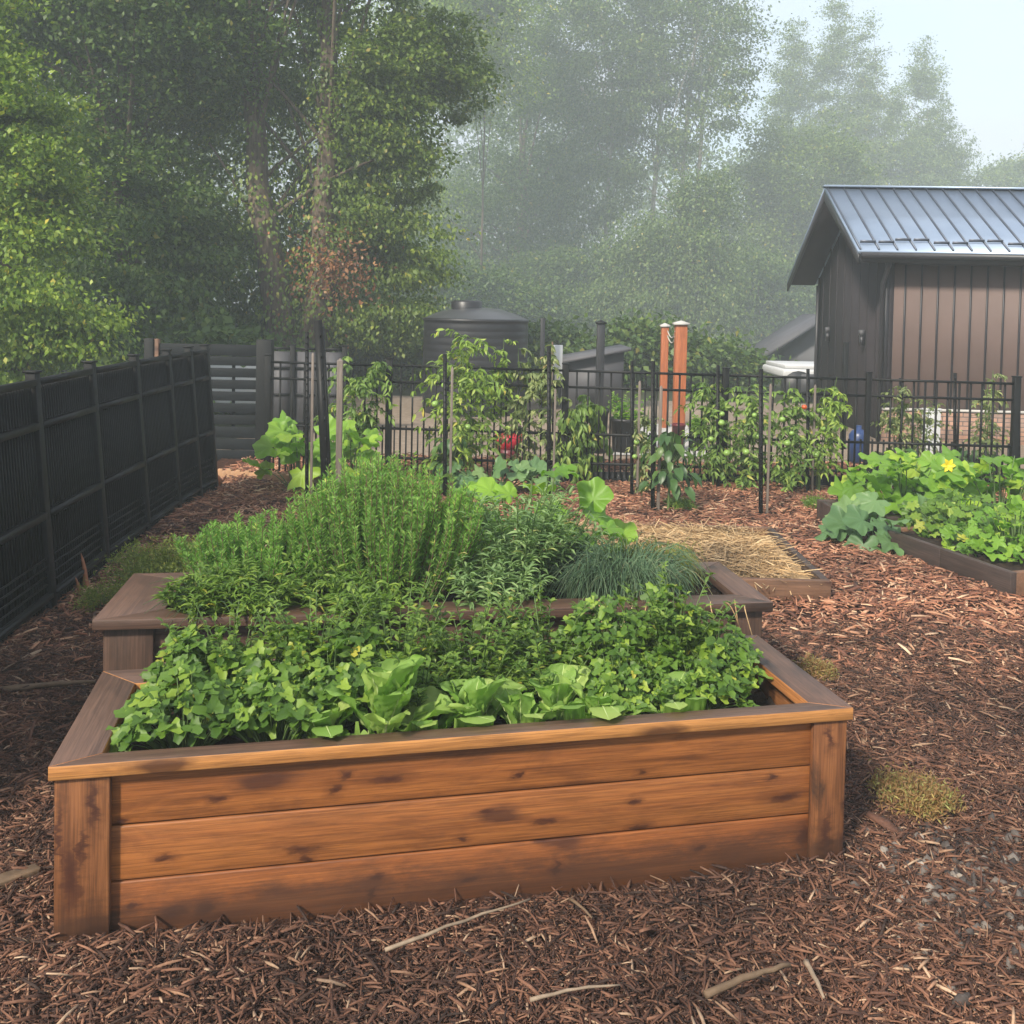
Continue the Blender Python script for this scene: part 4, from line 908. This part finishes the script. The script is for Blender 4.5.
def rocks():
    for (px, py, w_, h, lb) in ((86, 588, .05, .20, "tall thin rusty bark shard leaning by the black fence"), (80, 596, .035, .11, "short rusty bark shard beside the tall one")):
        b = gnd(px, py); g = Geo(); P = bez(b - [0, 0, .03], b + [.0, 0, h * .5], b + [-.03, 0, h], 6); tube(g, P, np.array([1, .8, .6, .5, .35, .1]) * w_ * .5, 6)
        tag(g.build("bark_shard", plain("rusty_bark", (.30, .12, .06), .9, 0, .3, 20, .3)), lb, "bark piece")
    b = gnd(213, 488); n1_, n2_ = 8, 12; g = Geo(); th = np.linspace(0, math.pi, n1_); lathe(g, np.stack([.075 * np.sin(th) * (1 + .1 * np.sin(th * 5)), .06 + .07 * np.cos(th)], -1), n2_, b[0], b[1]); g.v[0] += rng.normal(0, .006, g.v[0].shape)
    tag(g.build("terracotta_rock", plain("terracotta_rock", (.38, .13, .055), .85, 0, .3, 12, .4)), "orange rock at the foot of the last fence post", "rock")
rocks()

# ------------------------------------------------------------------ shed
def shed():
    yaw = -.05
    XG, Y0, YR, Y1 = 4.50, 12.45, 14.15, 16.3
    zE = at(855, 250, Y0)[2]; zR = at(820, 187, YR)[2]; zF = at(790, 281, Y1)[2]
    e = empty("shed", (XG, Y0, 0), yaw, "dark shed with a blue standing seam metal roof and brown board siding", "shed")
    L = 9.0; ov = .47; w0, w1 = .32, Y1 - Y0 - .3; yr = YR - Y0; yb = Y1 - Y0
    s0 = (zR - zE) / yr; s1 = (zR - zF) / (yb - yr)
    zt0 = zE + s0 * w0 - .13; zt1 = zF + s1 * (yb - w1) - .13
    zst = at(960, 411, Y0 + w0)[2]
    # gable wall
    def prism(g, pts, x0, x1, mi=0):     # pts in (y,z)
        n = len(pts); V = [(x0, y, z) for y, z in pts] + [(x1, y, z) for y, z in pts]; me_ = Geo()
        Q = [[i, (i + 1) % n, n + (i + 1) % n, n + i] for i in range(n)]; T = []
        for i in range(1, n - 1): T += [[0, i + 1, i], [n, n + i, n + i + 1]]
        g.add(V, Q, T, mi)
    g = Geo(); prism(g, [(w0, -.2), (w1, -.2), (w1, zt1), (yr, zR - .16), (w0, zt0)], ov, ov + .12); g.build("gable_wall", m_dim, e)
    g = Geo()
    for y in np.arange(w0 + .3, w1, .38): box(g, ov - .008, ov - .002, y, y + .03, -.1, min(zR - .3 - abs(y - yr) * .45, 3)); 
    g.build("gable_batten", m_dim, e)
    g = Geo(); box(g, ov + .001, L, w0 + .002, w0 + .12, zst + .03, zt0 - .02); g.build("siding_wall", m_sid, e)
    g = Geo(); box(g, ov + .001, L, w0 - .05, w0 + .11, -.2, zst); g.build("stone_base", m_stone, e)
    g = Geo(); box(g, ov + .001, L, w0 - .07, w0 + .0, zst + .001, zst + .03); g.build("stone_ledge", m_conc, e)
    g = Geo()
    for x in np.arange(ov + .25, L, .215): box(g, x, x + .022, w0 - .016, w0 + .0, zst + .031, zt0 - .1)
    g.build("siding_batten", m_fasc, e)
    g = Geo(); box(g, ov - .01, ov + .05, w0 - .02, w0 + .0, .0 + zst + .031, zt0 - .1); g.build("corner_trim", m_fasc, e)
    g = Geo(); box(g, ov, L, w1 + .002, w1 + .1, -.2, zt1); g.build("back_wall", m_dim, e)
    th = .05
    rf = Geo(); prism(rf, [(0, zE), (yr, zR), (yr, zR - th), (0, zE - th)], 0, L); prism(rf, [(yr, zR), (yb, zF), (yb, zF - th), (yr, zR - th)], 0, L); roof = rf.build("roof", m_roof, e)
    g = Geo()
    nrm = unit(np.array([0, -s0, 1.0])); d_ = np.array([0, 1, s0])
    for x in np.arange(.03, L, .238):
        beam(g, np.array([x, 0, zE + .012]), np.array([x, yr - .05, zR - .05 * s0 + .012]), .016, .032, tuple(nrm)); 
    g.build("standing_seam", plain("seam_metal", (.10, .115, .15), .4, .5, .1, 5, 0), roof)
    g = Geo(); beam(g, (-.01, yr, zR + .012), (L, yr, zR + .012), .14, .03); g.build("ridge_cap", m_steel if 0 else m_roof, roof)
    g = Geo()
    for k, x in enumerate(np.arange(.06, L, .238)):
        off = .09 + (.05 if k % 4 in (2, 3) else 0); y = off * 1.3; beam(g, (x + .0, y, zE + s0 * y + .05), (x + .20, y, zE + s0 * y + .05), .012, .035, tuple(nrm))
    g.build("snow_guard", m_steel if 0 else plain("guard_metal", (.12, .13, .16), .35, .6, .1, 5, 0), roof)
    # soffit, fascia
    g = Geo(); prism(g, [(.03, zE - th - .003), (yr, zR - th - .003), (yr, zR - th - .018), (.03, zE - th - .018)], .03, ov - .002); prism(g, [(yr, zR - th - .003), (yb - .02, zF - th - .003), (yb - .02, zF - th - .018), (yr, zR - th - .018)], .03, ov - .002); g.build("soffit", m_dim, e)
    g = Geo(); prism(g, [(0, zE - th - .002), (yr, zR - th - .002), (yr, zR - th - .15), (0, zE - th - .13)], .0, .026); prism(g, [(yr, zR - th - .002), (yb, zF - th - .002), (yb, zF - th - .13), (yr, zR - th - .15)], .0, .026); g.build("bargeboard", m_fasc, e)
    g = Geo(); box(g, .03, L, -.02, .0, zE - .16, zE - th - .002); box(g, .03, L, -.09, -.021, zE - .1, zE - .03); g.build("gutter", m_fasc, e)
    g = Geo(); box(g, ov + .15, L, .0, w0 - .02, zE - .165, zE - .15); g.build("eave_soffit", m_dim, e)
    g = Geo(); tube(g, [(ov - .05, .02, zE - .12), (ov - .05, .06, zE - .2), (ov - .05, w0 - .06, zE - .42), (ov - .05, w0 - .06, -.1)], .03, 8); g.build("downspout", m_fasc, e)
    g = Geo(); tube(g, [(ov - .03, w1 - .02, zF - .08), (ov - .03, w1 - .02, -.1)], .028, 8); g.build("downspout", m_fasc, e)
    for y in (w0 + .75, w1 - .75):
        f = Geo(); box(f, ov - .09, ov - .022, y - .04, y + .04, 1.34, 1.42); wl = f.build("wall_light", m_greyp, e); f = Geo(); box(f, ov - .08, ov - .024, y - .03, y + .03, 1.20, 1.338); f.build("lamp_body", m_fasc, wl)
shed()
# things beyond the fence
def dpost(px, py_b, top, Y, w_, label, mat, cap=None, name="tall_post", grp=None):
    t = at(px, top, Y); e = empty(name, (t[0], Y, 0), 0, label, "post", grp)
    g = Geo(); box(g, -w_ / 2, w_ / 2, -w_ / 2, w_ / 2, -.15, t[2]); bev(g.build("shaft", mat, e), .006)
    if cap:
        g = Geo(); c = w_ * .68; V = [(-c, -c, t[2] + .001), (c, -c, t[2] + .001), (c, c, t[2] + .001), (-c, c, t[2] + .001), (-c, -c, t[2] + .025), (c, -c, t[2] + .025), (c, c, t[2] + .025), (-c, c, t[2] + .025), (0, 0, t[2] + .06)]
        g.add(V, [BQ[0]] + BQ[2:], [[4, 5, 8], [5, 6, 8], [6, 7, 8], [7, 4, 8]]); g.build("post_cap", cap, e)
    return t
t1 = dpost(681, 0, 325, 12.2, .145, "thick orange wooden post with a pale cap", m_orange, m_conc, "orange_post", "orange capped posts")
t2 = dpost(665, 0, 327, 13.6, .10, "thin orange wooden post with a pale cap, behind the thick one", m_orange, m_conc, "orange_post", "orange capped posts")
g = Geo()
for z in (.05, .12): tube(g, bez(t2 + [0.03, -.05, -z], (t1 + t2) / 2 - [0, 0, z + .2], t1 + [-.07, 0, -z - .03], 10), .008, 5)
tag(g.build("rope", m_rope), "pale rope strung between the two orange posts", "rope")
dpost(601, 0, 324, 13.4, .11, "black square post standing on the gravel left of the orange posts", m_tank, m_black)
dpost(543, 0, 318, 14.5, .07, "slim black post right of the round tank", m_tank)
dpost(846, 0, 342, 11.9, .06, "slim black post in front of the shed's gable wall", m_black)
def tank():
    Y = 15.3; c = at(476, 320, Y); l = at(424, 320, Y); r = at(528, 324, Y); R = (r[0] - l[0]) / 2; zt = c[2] - .02; cx = (l[0] + r[0]) / 2
    e = empty("water_tank", (cx, Y, 0), 0, "big dark round water tank with a ribbed wall and domed lid", "water tank")
    pr = [(R, -.1)]; 
    for z in np.arange(.05, zt - .05, .11): pr += [(R, z), (R + .006, z + .03), (R + .006, z + .07), (R, z + .1)]
    pr += [(R, zt), (R + .02, zt + .002), (R + .02, zt + .04), (R - .02, zt + .05)]
    g = Geo(); lathe(g, pr, 48); g.build("tank_wall", m_tank, e, smooth=False)
    g = Geo(); lathe(g, [(R - .021, zt + .049), (R * .75, zt + .13), (R * .45, zt + .20), (R * .2, zt + .22), (0.001, zt + .225)], 48); g.build("lid", plain("grey_lid", (.05, .053, .06), .35, 0, .1, 3, .03), e, smooth=True)
    g = Geo(); lathe(g, [(.24, zt + .12), (.25, zt + .30), (.22, zt + .33), (.001, zt + .335)], 20, -.15, -.1); g.build("hatch", m_tank, e, smooth=False)
tank()
def lean_to():
    Y = 15.8; a = at(562, 363, Y); b = at(624, 350, Y); e = empty("lean_to", (a[0], Y, 0), 0, "low grey lean-to with a thin slanted roof edge behind the black post", "shed"); W = b[0] - a[0]
    g = Geo(); g.add([(0, 0, -.1), (W, 0, -.1), (W, 1.2, -.1), (0, 1.2, -.1), (0, 0, a[2] - .04), (W, 0, b[2] - .04), (W, 1.2, b[2] - .04), (0, 1.2, a[2] - .04)], BQ); g.build("wall", m_greyp, e)
    g = Geo(); beam(g, (-.15, .6, a[2]), (W + .1, .6, b[2] + .02), 1.5, .05, (0, 0, 1)); g.build("roof", m_greyhut, e)
    a = at(558, 345, 14.9); g = Geo(); e = empty("meter_box", (a[0], 14.9, 0), 0, "pale metal box on a post beside the slim black post", "meter box"); box(g, -.075, .075, -.05, .05, a[2] - .55, a[2]); bev(g.build("box", m_steel, e), .01)
    g = Geo(); box(g, -.1, -.076, -.03, .03, -.1, a[2] + .05); g.build("post", m_drystem, e)
lean_to()
def far_house():
    Y = 24.; a = at(757, 358, Y); r = at(822, 316, Y); e = empty("house", (a[0], Y, 0), .0, "small grey house with a sloping roof, left of the shed", "house"); h = a[2] - .3; W = 4.2; xr = r[0] - a[0]
    g = Geo(); 
    pts = [(.35, -.1), (W, -.1), (W, h), (xr, r[2] - .15), (.35, h)]; n = 5; V = [(x, 0, z) for x, z in pts] + [(x, 1.4, z) for x, z in pts]
    Q = [[i, n + i, n + (i + 1) % n, (i + 1) % n] for i in range(n)]; T = []
    for i in range(1, n - 1): T += [[0, i, i + 1], [n, n + i + 1, n + i]]
    g.add(V, Q, T); g.build("wall", m_greyhut, e)
    g = Geo(); beam(g, (0, .6, a[2]), (xr + .02, .6, r[2]), 2.0, .09); beam(g, (xr - .02, .6, r[2]), (W + .4, .6, r[2] - (W + .4 - xr) * .62), 2.0, .09); g.build("roof", m_greyroof, e)
    Y = 18.5; a = at(786, 366, Y); e = empty("camper", (a[0], Y, 0), 0, "white camper top showing between the house and the shed", "camper"); g = Geo(); box(g, -.05, 1.3, 0, 1.6, .35, a[2] - .06); bev(g.build("body", m_white, e), .05)
    g = Geo(); box(g, .0, 1.25, .05, 1.5, a[2] - .059, a[2] + .02); bev(g.build("roof", m_white, e), .02)
    g = Geo(); box(g, .3, .62, -.015, -.002, a[2] - .5, a[2] - .15); g.build("window", m_greyp, e)
    for x in (.25, 1.0):
        g = Geo(); t = np.linspace(0, 2 * math.pi, 17)[:-1]; tube(g, [(x, -.01, .2), (x, .15, .2)], .3, 16); g.build("wheel", m_pot, e)
far_house()
def pot(px, py, rp, hp, Y, label, mat, plantl=None, foliage=None, name="plant_pot"):
    b = at(px, py, Y); r = rp / F_PX * Y; h = hp / F_PX * Y; z0 = -.05
    g = Geo(); lathe(g, [(.001, z0), (r * .75, z0), (r * .92, h * .9), (r, h * .9), (r, h), (r * .86, h), (r * .84, h * .85), (.001, h * .84)], 20); o = g.build(name, mat, loc=(b[0], Y, 0)); tag(o, label, "pot")
    if plantl:
        l, s = stalks((b[0], Y, h * .8), r * 1.1, r * 2.0, 24, .1, .05, 14); plant("potted_plant", plantl, (b[0], Y, h * .8), l, s, foliage)
pot(625, 462, 17, 30, 11.3, "black pot with yellow-green foliage beyond the fence, left of the orange posts", m_pot, "bright yellow-green plant growing in the black pot beyond the fence", L_squ)
pot(598, 462, 10, 40, 11.2, "narrow black pot standing left of the yellow-planted pot", m_pot)
pot(697, 462, 9, 18, 11.5, "small black pot right of the thick orange post", m_pot, "small yellow plant right of the thick orange post", L_squ)
pot(678, 455, 7, 24, 11.4, "small dark red pot at the foot of the orange post", m_redd)
def redcan():
    c = at(509, 450, 10.6); z0 = -.05; zt = at(509, 434, 10.6)[2]; e = empty("red_bucket", (c[0], 10.6, 0), 0, "bright red bucket standing on a darker red one behind the fence", "bucket"); r = .155
    g = Geo(); lathe(g, [(.001, z0), (r * .8, z0), (r * .9, zt - .16), (.001, zt - .159)], 22); g.build("lower_bucket", m_redd, e, smooth=False)
    g = Geo(); lathe(g, [(.001, zt - .158), (r * .86, zt - .158), (r, zt), (r * .94, zt), (r * .85, zt - .12), (.001, zt - .12)], 22); g.build("upper_bucket", m_red, e)
redcan()
def blue():
    c = at(858, 460, 10.9); g = Geo(); r = .11; lathe(g, [(.001, -.05), (r, -.05), (r, .26), (r * .7, .31), (.03, .33), (.03, .37), (.001, .37)], 18); tag(g.build("water_jug", m_blue, loc=(c[0], 10.9, 0), smooth=False), "blue plastic jug behind the fence near the shed corner", "jug")
    c = at(930, 460, 11.3); g = Geo(); box(g, -.1, .1, -.03, .03, -.05, .52); box(g, -.11, .11, -.035, .035, .521, .545); tag(bev(g.build("white_board", m_white, loc=(c[0], 11.3, 0)), .006), "white upright board leaning by the shed's stone base", "board")
    c = at(222, 400, 13.5); g = Geo(); box(g, -.75, .6, 0, .5, .18, at(222, 360, 13.5)[2]); e = empty("trailer", (c[0], 13.5, 0), 0, "white trailer glimpsed through the gaps of the slat fence", "trailer"); bev(g.build("body", m_white, e), .03)
    for x in (-.4, .3):
        g = Geo(); tube(g, [(x, .02, .18), (x, .2, .18)], .24, 16); g.build("wheel", m_pot, e)
blue()

# ------------------------------------------------------------------ trees
def make_tree(label, base, lobes, lm, nclump, per, ls, trunk=None, tr=.2, bark=None, name="tree", cat="tree", cs=.6, limbs=12, lr=.3, flat=.5, grp="trees beyond the garden", shell=.5, extra=None, ivy=0, droop=.4):
    base = np.asarray(base, float)
    if base[1] > FAR * 1.5: ls, cs, tr, per = ls * 1.2, cs * 1.8, tr * 1.9, int(per * 1.8)
    e = empty(name, base, 0, label, cat, grp); lob = np.asarray(lobes, float)
    wv = lob[:, 3] * lob[:, 4] * lob[:, 5]; idx = rng.choice(len(lob), nclump, p=wv ** .8 / (wv ** .8).sum())
    dv = rdir(nclump); r = (shell + (1 - shell) * rng.random(nclump)) * rng.uniform(.85, 1.12, nclump)
    c = lob[idx, :3] + dv * lob[idx, 3:] * r[:, None]; c = c[c[:, 2] > .3]; nc = len(c)
    s = cs * rng.uniform(.5, 1.35, nc); n = nc * per
    pos = np.repeat(c, per, 0) + rng.standard_normal((n, 3)) * np.repeat(s, per)[:, None] * np.array([.55, .55, .55 * flat])
    out = unit(np.repeat(c - lob[idx[:nc], :3] * 0 - lob[:, :3].mean(0), per, 0)); ax = out * .5 + rng.normal(0, .6, (n, 3)); ax[:, 2] -= droop
    nr = rng.normal(0, .55, (n, 3)); nr[:, 2] += 1; L = ls * rng.uniform(.6, 1.3, n)
    g = Geo(); scatter(g, DIA, pos, ax, nr, L, L * .62); g.build("crown", lm, e)
    g = Geo(); tp = trunk if trunk is not None else [(0, 0, -.3), (.05, 0, lob[:, 2].mean() * .5), (0, 0, lob[:, 2].max())]
    tps = tp if isinstance(tp[0], list) else [tp]
    allp = []
    for T in tps:
        T = np.asarray(T, float); u = np.linspace(0, len(T) - 1, 14); P = np.stack([np.interp(u, np.arange(len(T)), T[:, k]) for k in range(3)], -1); P[1:-1] = (P[:-2] + P[1:-1] * 2 + P[2:]) / 4; P[1:, :2] += rng.normal(0, tr * .15, (13, 2))
        rr = np.linspace(tr, tr * .25, 14); rr[0] *= 1.35; tube(g, P, rr, 12); allp.append(P)
    pick = rng.choice(nc, min(limbs, nc), replace=False)
    for k in pick:
        P = allp[rng.integers(len(allp))]; zt_ = c[k][2] * rng.uniform(.45, .8); j = int(np.argmin(np.abs(P[:, 2] - zt_))); q = P[j]
        tube(g, bez(q, (q + c[k]) / 2 + [0, 0, .12 * np.linalg.norm(c[k] - q)], c[k], 7), np.linspace(tr * lr, tr * .05, 7), 6, False)
    g.build("trunk", bark or m_bark, e, smooth=True)
    if ivy:
        gi = Geo()
        for P in allp:
            m = ivy; t = rng.uniform(.1, .97, m) * 13; i0 = np.minimum(t.astype(int), 12); q = P[i0] + (P[i0 + 1] - P[i0]) * (t - i0)[:, None]; a = rng.uniform(0, 6.283, m); rad = tr * 1.05 + rng.random(m) ** 2 * .42
            q = q + np.stack([np.cos(a) * rad, np.sin(a) * rad, np.zeros(m)], -1); scatter(gi, DIA, q, np.stack([np.cos(a) * .4, np.sin(a) * .4, np.full(m, -.9)], -1) + rng.normal(0, .3, (m, 3)), np.stack([np.cos(a), np.sin(a), np.full(m, .6)], -1) + rng.normal(0, .3, (m, 3)), ls * rng.uniform(.6, 1.1, m))
        gi.build("ivy", L_mid, e)
    if extra: extra(e)
    return e
FAR = 22.5
def far_k(Y): return 2.0 if Y > FAR else 1.0
def P_(px, Y):
    Y = Y * far_k(Y)
    return np.array([at(px, 300, Y)[0], Y, -.12])
def lobe(base, px, py, Y, rx, rz, ry=None):
    """lobe whose middle stands at the given height and bearing, radii in metres"""
    k = far_k(Y); Y, rx, rz, ry = Y * k, rx * k, rz * k, (ry * k if ry else None)
    c = at(px, py, Y) - base; return [c[0], c[1], c[2], rx, ry or rx, rz]

b = P_(15, 11.5)
make_tree("leafy yellow-green tree leaning beyond the fence at the far left", b, [lobe(b, -30, 150, 11.3, 1.1, 1.3), lobe(b, 30, 215, 11.3, .7, .8), lobe(b, 10, 300, 10.8, .8, .55), lobe(b, 60, 335, 11, .75, .35), lobe(b, -10, 365, 11, .8, .35), lobe(b, -60, 60, 12, 1.2, 1.6), lobe(b, 40, 110, 11.8, .45, .5)],
          L_yel, 330, 170, .072, [(.45, -.3, -.3), (.15, 0, 1.2), (-.4, 0, 3.0), (-.6, 0, 5)], .085, cs=.34, limbs=26, flat=.35)
b = P_(120, 17.)
make_tree("large dark green tree behind the left fence", b, [lobe(b, 60, -40, 17, 2.4, 2.2), lobe(b, 170, 30, 16.5, 1.8, 1.5), lobe(b, 100, 180, 17, 1.9, 1.5), lobe(b, 180, 250, 16.2, 1.1, 1.2), lobe(b, 60, 310, 15.6, 1.8, 1.0), lobe(b, 170, 318, 15.6, 1.0, .7), lobe(b, 130, 345, 15.6, 1.3, .4)],
          L_dark, 620, 190, .10, None, .2, cs=.52, limbs=30, flat=.38)
b = P_(130, 21.)
make_tree("dark bushy tree filling the gap behind the big left tree", b, [lobe(b, 100, 100, 22, 4.2, 5.), lobe(b, 230, 290, 21, 2.2, 1.6), lobe(b, 0, 250, 21, 2.6, 2.5), lobe(b, 330, 120, 22.2, 2.2, 2.6), lobe(b, 330, 260, 22.2, 2.0, 1.6)], L_dark, 520, 120, .17, None, .2, cs=.9, limbs=16)
b = P_(292, 17.0)
def deadc(e):
    gi = Geo(); n = 900; c = at(337, 268, 16.4) - np.array(e.location); q = c + rng.standard_normal((n, 3)) * [.38, .3, .38]; scatter(gi, DIA, q, rdir(n, -.8), rdir(n, .5), .1 * rng.uniform(.6, 1.2, n)); gi.build("dead_leaves", L_rust, e)
Tl = [(0, 0, -.3), (-.1, 0, 1.0), (-.35, 0, 2.6), (-.75, 0, 4.4), (-.8, .1, 7), (-.6, .2, 9)]
Tr = [(.35, 0, -.3), (.45, 0, 1.0), (.55, 0, 2.2), (.62, 0, 4.2), (.55, .1, 7), (.7, .1, 9)]
make_tree("ivy-clad twin-trunk tree with a patch of rusty dead leaves", b, [lobe(b, 205, 20, 17.4, .9, 1.2), lobe(b, 385, 60, 16.8, .85, 1.2), lobe(b, 300, -90, 17, 2.4, 1.3), lobe(b, 385, 160, 17, .95, 1.0), lobe(b, 400, 250, 17, .95, .7), lobe(b, 365, 215, 16.6, .45, .7), lobe(b, 430, 60, 18, 1.1, 1.2), lobe(b, 285, 90, 18.9, .9, 1.3, .4), lobe(b, 300, 20, 18.9, 1.1, 1., .4), lobe(b, 380, 110, 16.6, .7, .8), lobe(b, 200, 110, 17.2, .6, .7), lobe(b, 385, 318, 17, .9, .45)],
          L_mid, 560, 170, .095, [Tl, Tr], .34, cs=.45, flat=.38, limbs=34, lr=.13, ivy=4200, extra=deadc, name="twin_trunk_tree")
b = P_(345, 20.)
make_tree("shrubby young tree at the foot of the twin-trunk tree", b, [lobe(b, 350, 320, 20, 1.2, .9), lobe(b, 395, 330, 20, 1., .7)], L_mid, 80, 120, .13, None, .06, cs=.55, limbs=10)
b = P_(480, 27)
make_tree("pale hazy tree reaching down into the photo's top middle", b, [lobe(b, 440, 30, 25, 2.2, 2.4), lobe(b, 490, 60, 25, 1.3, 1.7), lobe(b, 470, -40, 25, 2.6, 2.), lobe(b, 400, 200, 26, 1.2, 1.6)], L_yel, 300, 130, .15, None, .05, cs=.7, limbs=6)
b = P_(520, 33)
make_tree("tall dark misty tree straight behind the water tank", b, [lobe(b, 500, 240, 33, 2.6, 3.2), lobe(b, 545, 130, 33, 1.8, 3.2), lobe(b, 450, 300, 31, 2.2, 2.), lobe(b, 560, 300, 31, 2.2, 2.)], L_dark, 420, 110, .2, None, .25, cs=1.0, limbs=24)
b = P_(640, 30)
Tf = [[(k, 0, -.3), (k + .1, 0, 9), (k + .5, 0, 15), (k * 1.5, 0, 23)] for k in (-2.3, .6, 2.3, 3.3)]
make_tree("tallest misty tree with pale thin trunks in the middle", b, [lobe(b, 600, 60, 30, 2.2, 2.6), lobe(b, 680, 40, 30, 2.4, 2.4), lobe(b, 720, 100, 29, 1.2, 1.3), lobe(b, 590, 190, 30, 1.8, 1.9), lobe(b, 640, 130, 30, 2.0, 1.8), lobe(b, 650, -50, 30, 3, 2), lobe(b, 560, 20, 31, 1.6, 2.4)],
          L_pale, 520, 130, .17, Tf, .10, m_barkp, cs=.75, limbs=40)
b = P_(700, 24)
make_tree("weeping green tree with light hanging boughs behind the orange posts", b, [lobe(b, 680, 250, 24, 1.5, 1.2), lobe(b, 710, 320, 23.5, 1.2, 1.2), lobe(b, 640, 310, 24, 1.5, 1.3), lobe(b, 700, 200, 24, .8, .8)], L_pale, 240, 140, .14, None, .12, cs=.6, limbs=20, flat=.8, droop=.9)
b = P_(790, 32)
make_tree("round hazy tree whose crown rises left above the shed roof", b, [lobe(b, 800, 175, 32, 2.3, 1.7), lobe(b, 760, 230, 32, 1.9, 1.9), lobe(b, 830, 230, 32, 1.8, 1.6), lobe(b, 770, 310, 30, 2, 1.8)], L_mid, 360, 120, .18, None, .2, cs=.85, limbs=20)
b = P_(860, 42)
def spire(px0, py0, Y, r, n, dz):
    return [lobe(b, px0 + rng.normal(0, 4 + 1.5 * k), py0 + k * dz / 1.8 + rng.normal(0, 5), Y, r * (.42 + .10 * k) * rng.uniform(.8, 1.25), 1.0) for k in range(int(n * 1.8))]
make_tree("tall sparse open tree showing sky through its upright tops", b, spire(835, 22, 42, 1.3, 7, 26) + spire(868, 35, 42, 1.2, 6, 27) + spire(925, 55, 42, 1.3, 6, 26) + spire(795, 28, 42, 1.3, 6, 28) + spire(898, 95, 41, 1.4, 5, 26) + spire(948, 130, 42, 1.4, 3, 26),
          L_mid, 3600, 24, .16, [[(k, 0, -.3), (k * 1.3, 0, 13), (k * 1.6, 0, 19)] for k in (-3.1, -.7, 1.1, 3.6)], .09, cs=.40, limbs=90, lr=.2, shell=.1)
b = P_(990, 44)
make_tree("far hazy tree low above the right part of the shed roof", b, [lobe(b, 985, 195, 44, 2.4, 1.6), lobe(b, 1040, 190, 44, 2.6, 2.2), lobe(b, 930, 215, 44, 2., 1.2)], L_mid, 240, 80, .22, None, .2, cs=.9, limbs=20)
for px, Y, r, h, lb in ((380, 24, 2.2, 1.6, "low misty thicket right of the twin-trunk tree"), (600, 27, 2.6, 1.7, "low dark thicket behind the black square post"), (480, 24, 2.0, 1.0, "low thicket directly behind the water tank"), (760, 27, 2.2, 1.6, "low thicket behind the grey house roof"), (405, 20.5, 1.0, .75, "small rounded thicket just left of the water tank"), (545, 20.5, 1.1, .7, "small thicket between the water tank and the black square post"), (640, 20.8, 1.2, .75, "small thicket showing between the black post and the orange posts"), (715, 21.5, .7, .5, "small thicket right of the orange posts"), (205, 14.6, .9, .8, "small thicket behind the slat fence")):
    b = P_(px, Y); make_tree(lb, b, [[q * kk for q in v] for kk in (1.9 if Y > FAR else 1.0,) for v in ([0, 0, h * .8, r, r * .6, h], [-r * .8, .3, h * .6, r * .7, r * .5, h * .7], [r * .8, 0, h * .6, r * .7, r * .5, h * .7])], L_dark, 150, 120, .16, [(0, 0, -.2), (0, 0, h)], .05, name="bush", cat="bush", cs=.6, limbs=14, grp="thickets under the trees")
def woods():
    g = Geo()
    for px in np.arange(-300, 1500, 42):
        Y = rng.uniform(98, 112); hgt = 23 if px < 560 else (19 if px < 760 else (12.5 if px < 1100 else 16)); nc = 60
        c = at(px, 300, Y); cc = np.stack([c[0] + rng.normal(0, 3., nc), Y + rng.normal(0, 2.5, nc), rng.uniform(0, hgt, nc)], -1); per = 60; n = nc * per
        pos = np.repeat(cc, per, 0) + rng.standard_normal((n, 3)) * [1.4, 1.4, .9]; nr = rng.normal(0, .6, (n, 3)); nr[:, 2] += .8; scatter(g, DIA, pos, rdir(n, -.3), nr, .6 * rng.uniform(.6, 1.3, n))
    tag(g.build("woods", L_dark), "far wood fading into the mist behind all the trees", "woods", kind="stuff")
woods()

# ------------------------------------------------------------------ haze
def hazebox():
    m = bpy.data.materials.new("haze_air"); m.use_nodes = True; nt = m.node_tree
    for n in list(nt.nodes): nt.nodes.remove(n)
    o = nt.nodes.new("ShaderNodeOutputMaterial"); v = nt.nodes.new("ShaderNodeVolumePrincipled")
    v.inputs["Color"].default_value = (.80, .91, .96, 1); v.inputs["Density"].default_value = .0058; v.inputs["Anisotropy"].default_value = .0
    nt.links.new(v.outputs[0], o.inputs["Volume"]); m.cycles.homogeneous_volume = True if hasattr(m, "cycles") else None
    g = Geo(); box(g, -135, 135, -135, 135, -1.15, 48); tag(g.build("haze", m), "thin morning mist hanging through the garden and trees", "haze", kind="stuff")
hazebox()

sc.view_settings.view_transform = "Standard"; sc.view_settings.look = "None"; sc.view_settings.exposure = 1.4; sc.view_settings.gamma = 1
sc.cycles.max_bounces = 6; sc.cycles.diffuse_bounces = 3; sc.cycles.glossy_bounces = 2; sc.cycles.transmission_bounces = 4; sc.cycles.transparent_max_bounces = 4
sc.cycles.volume_bounces = 1
sc.cycles.use_denoising = True
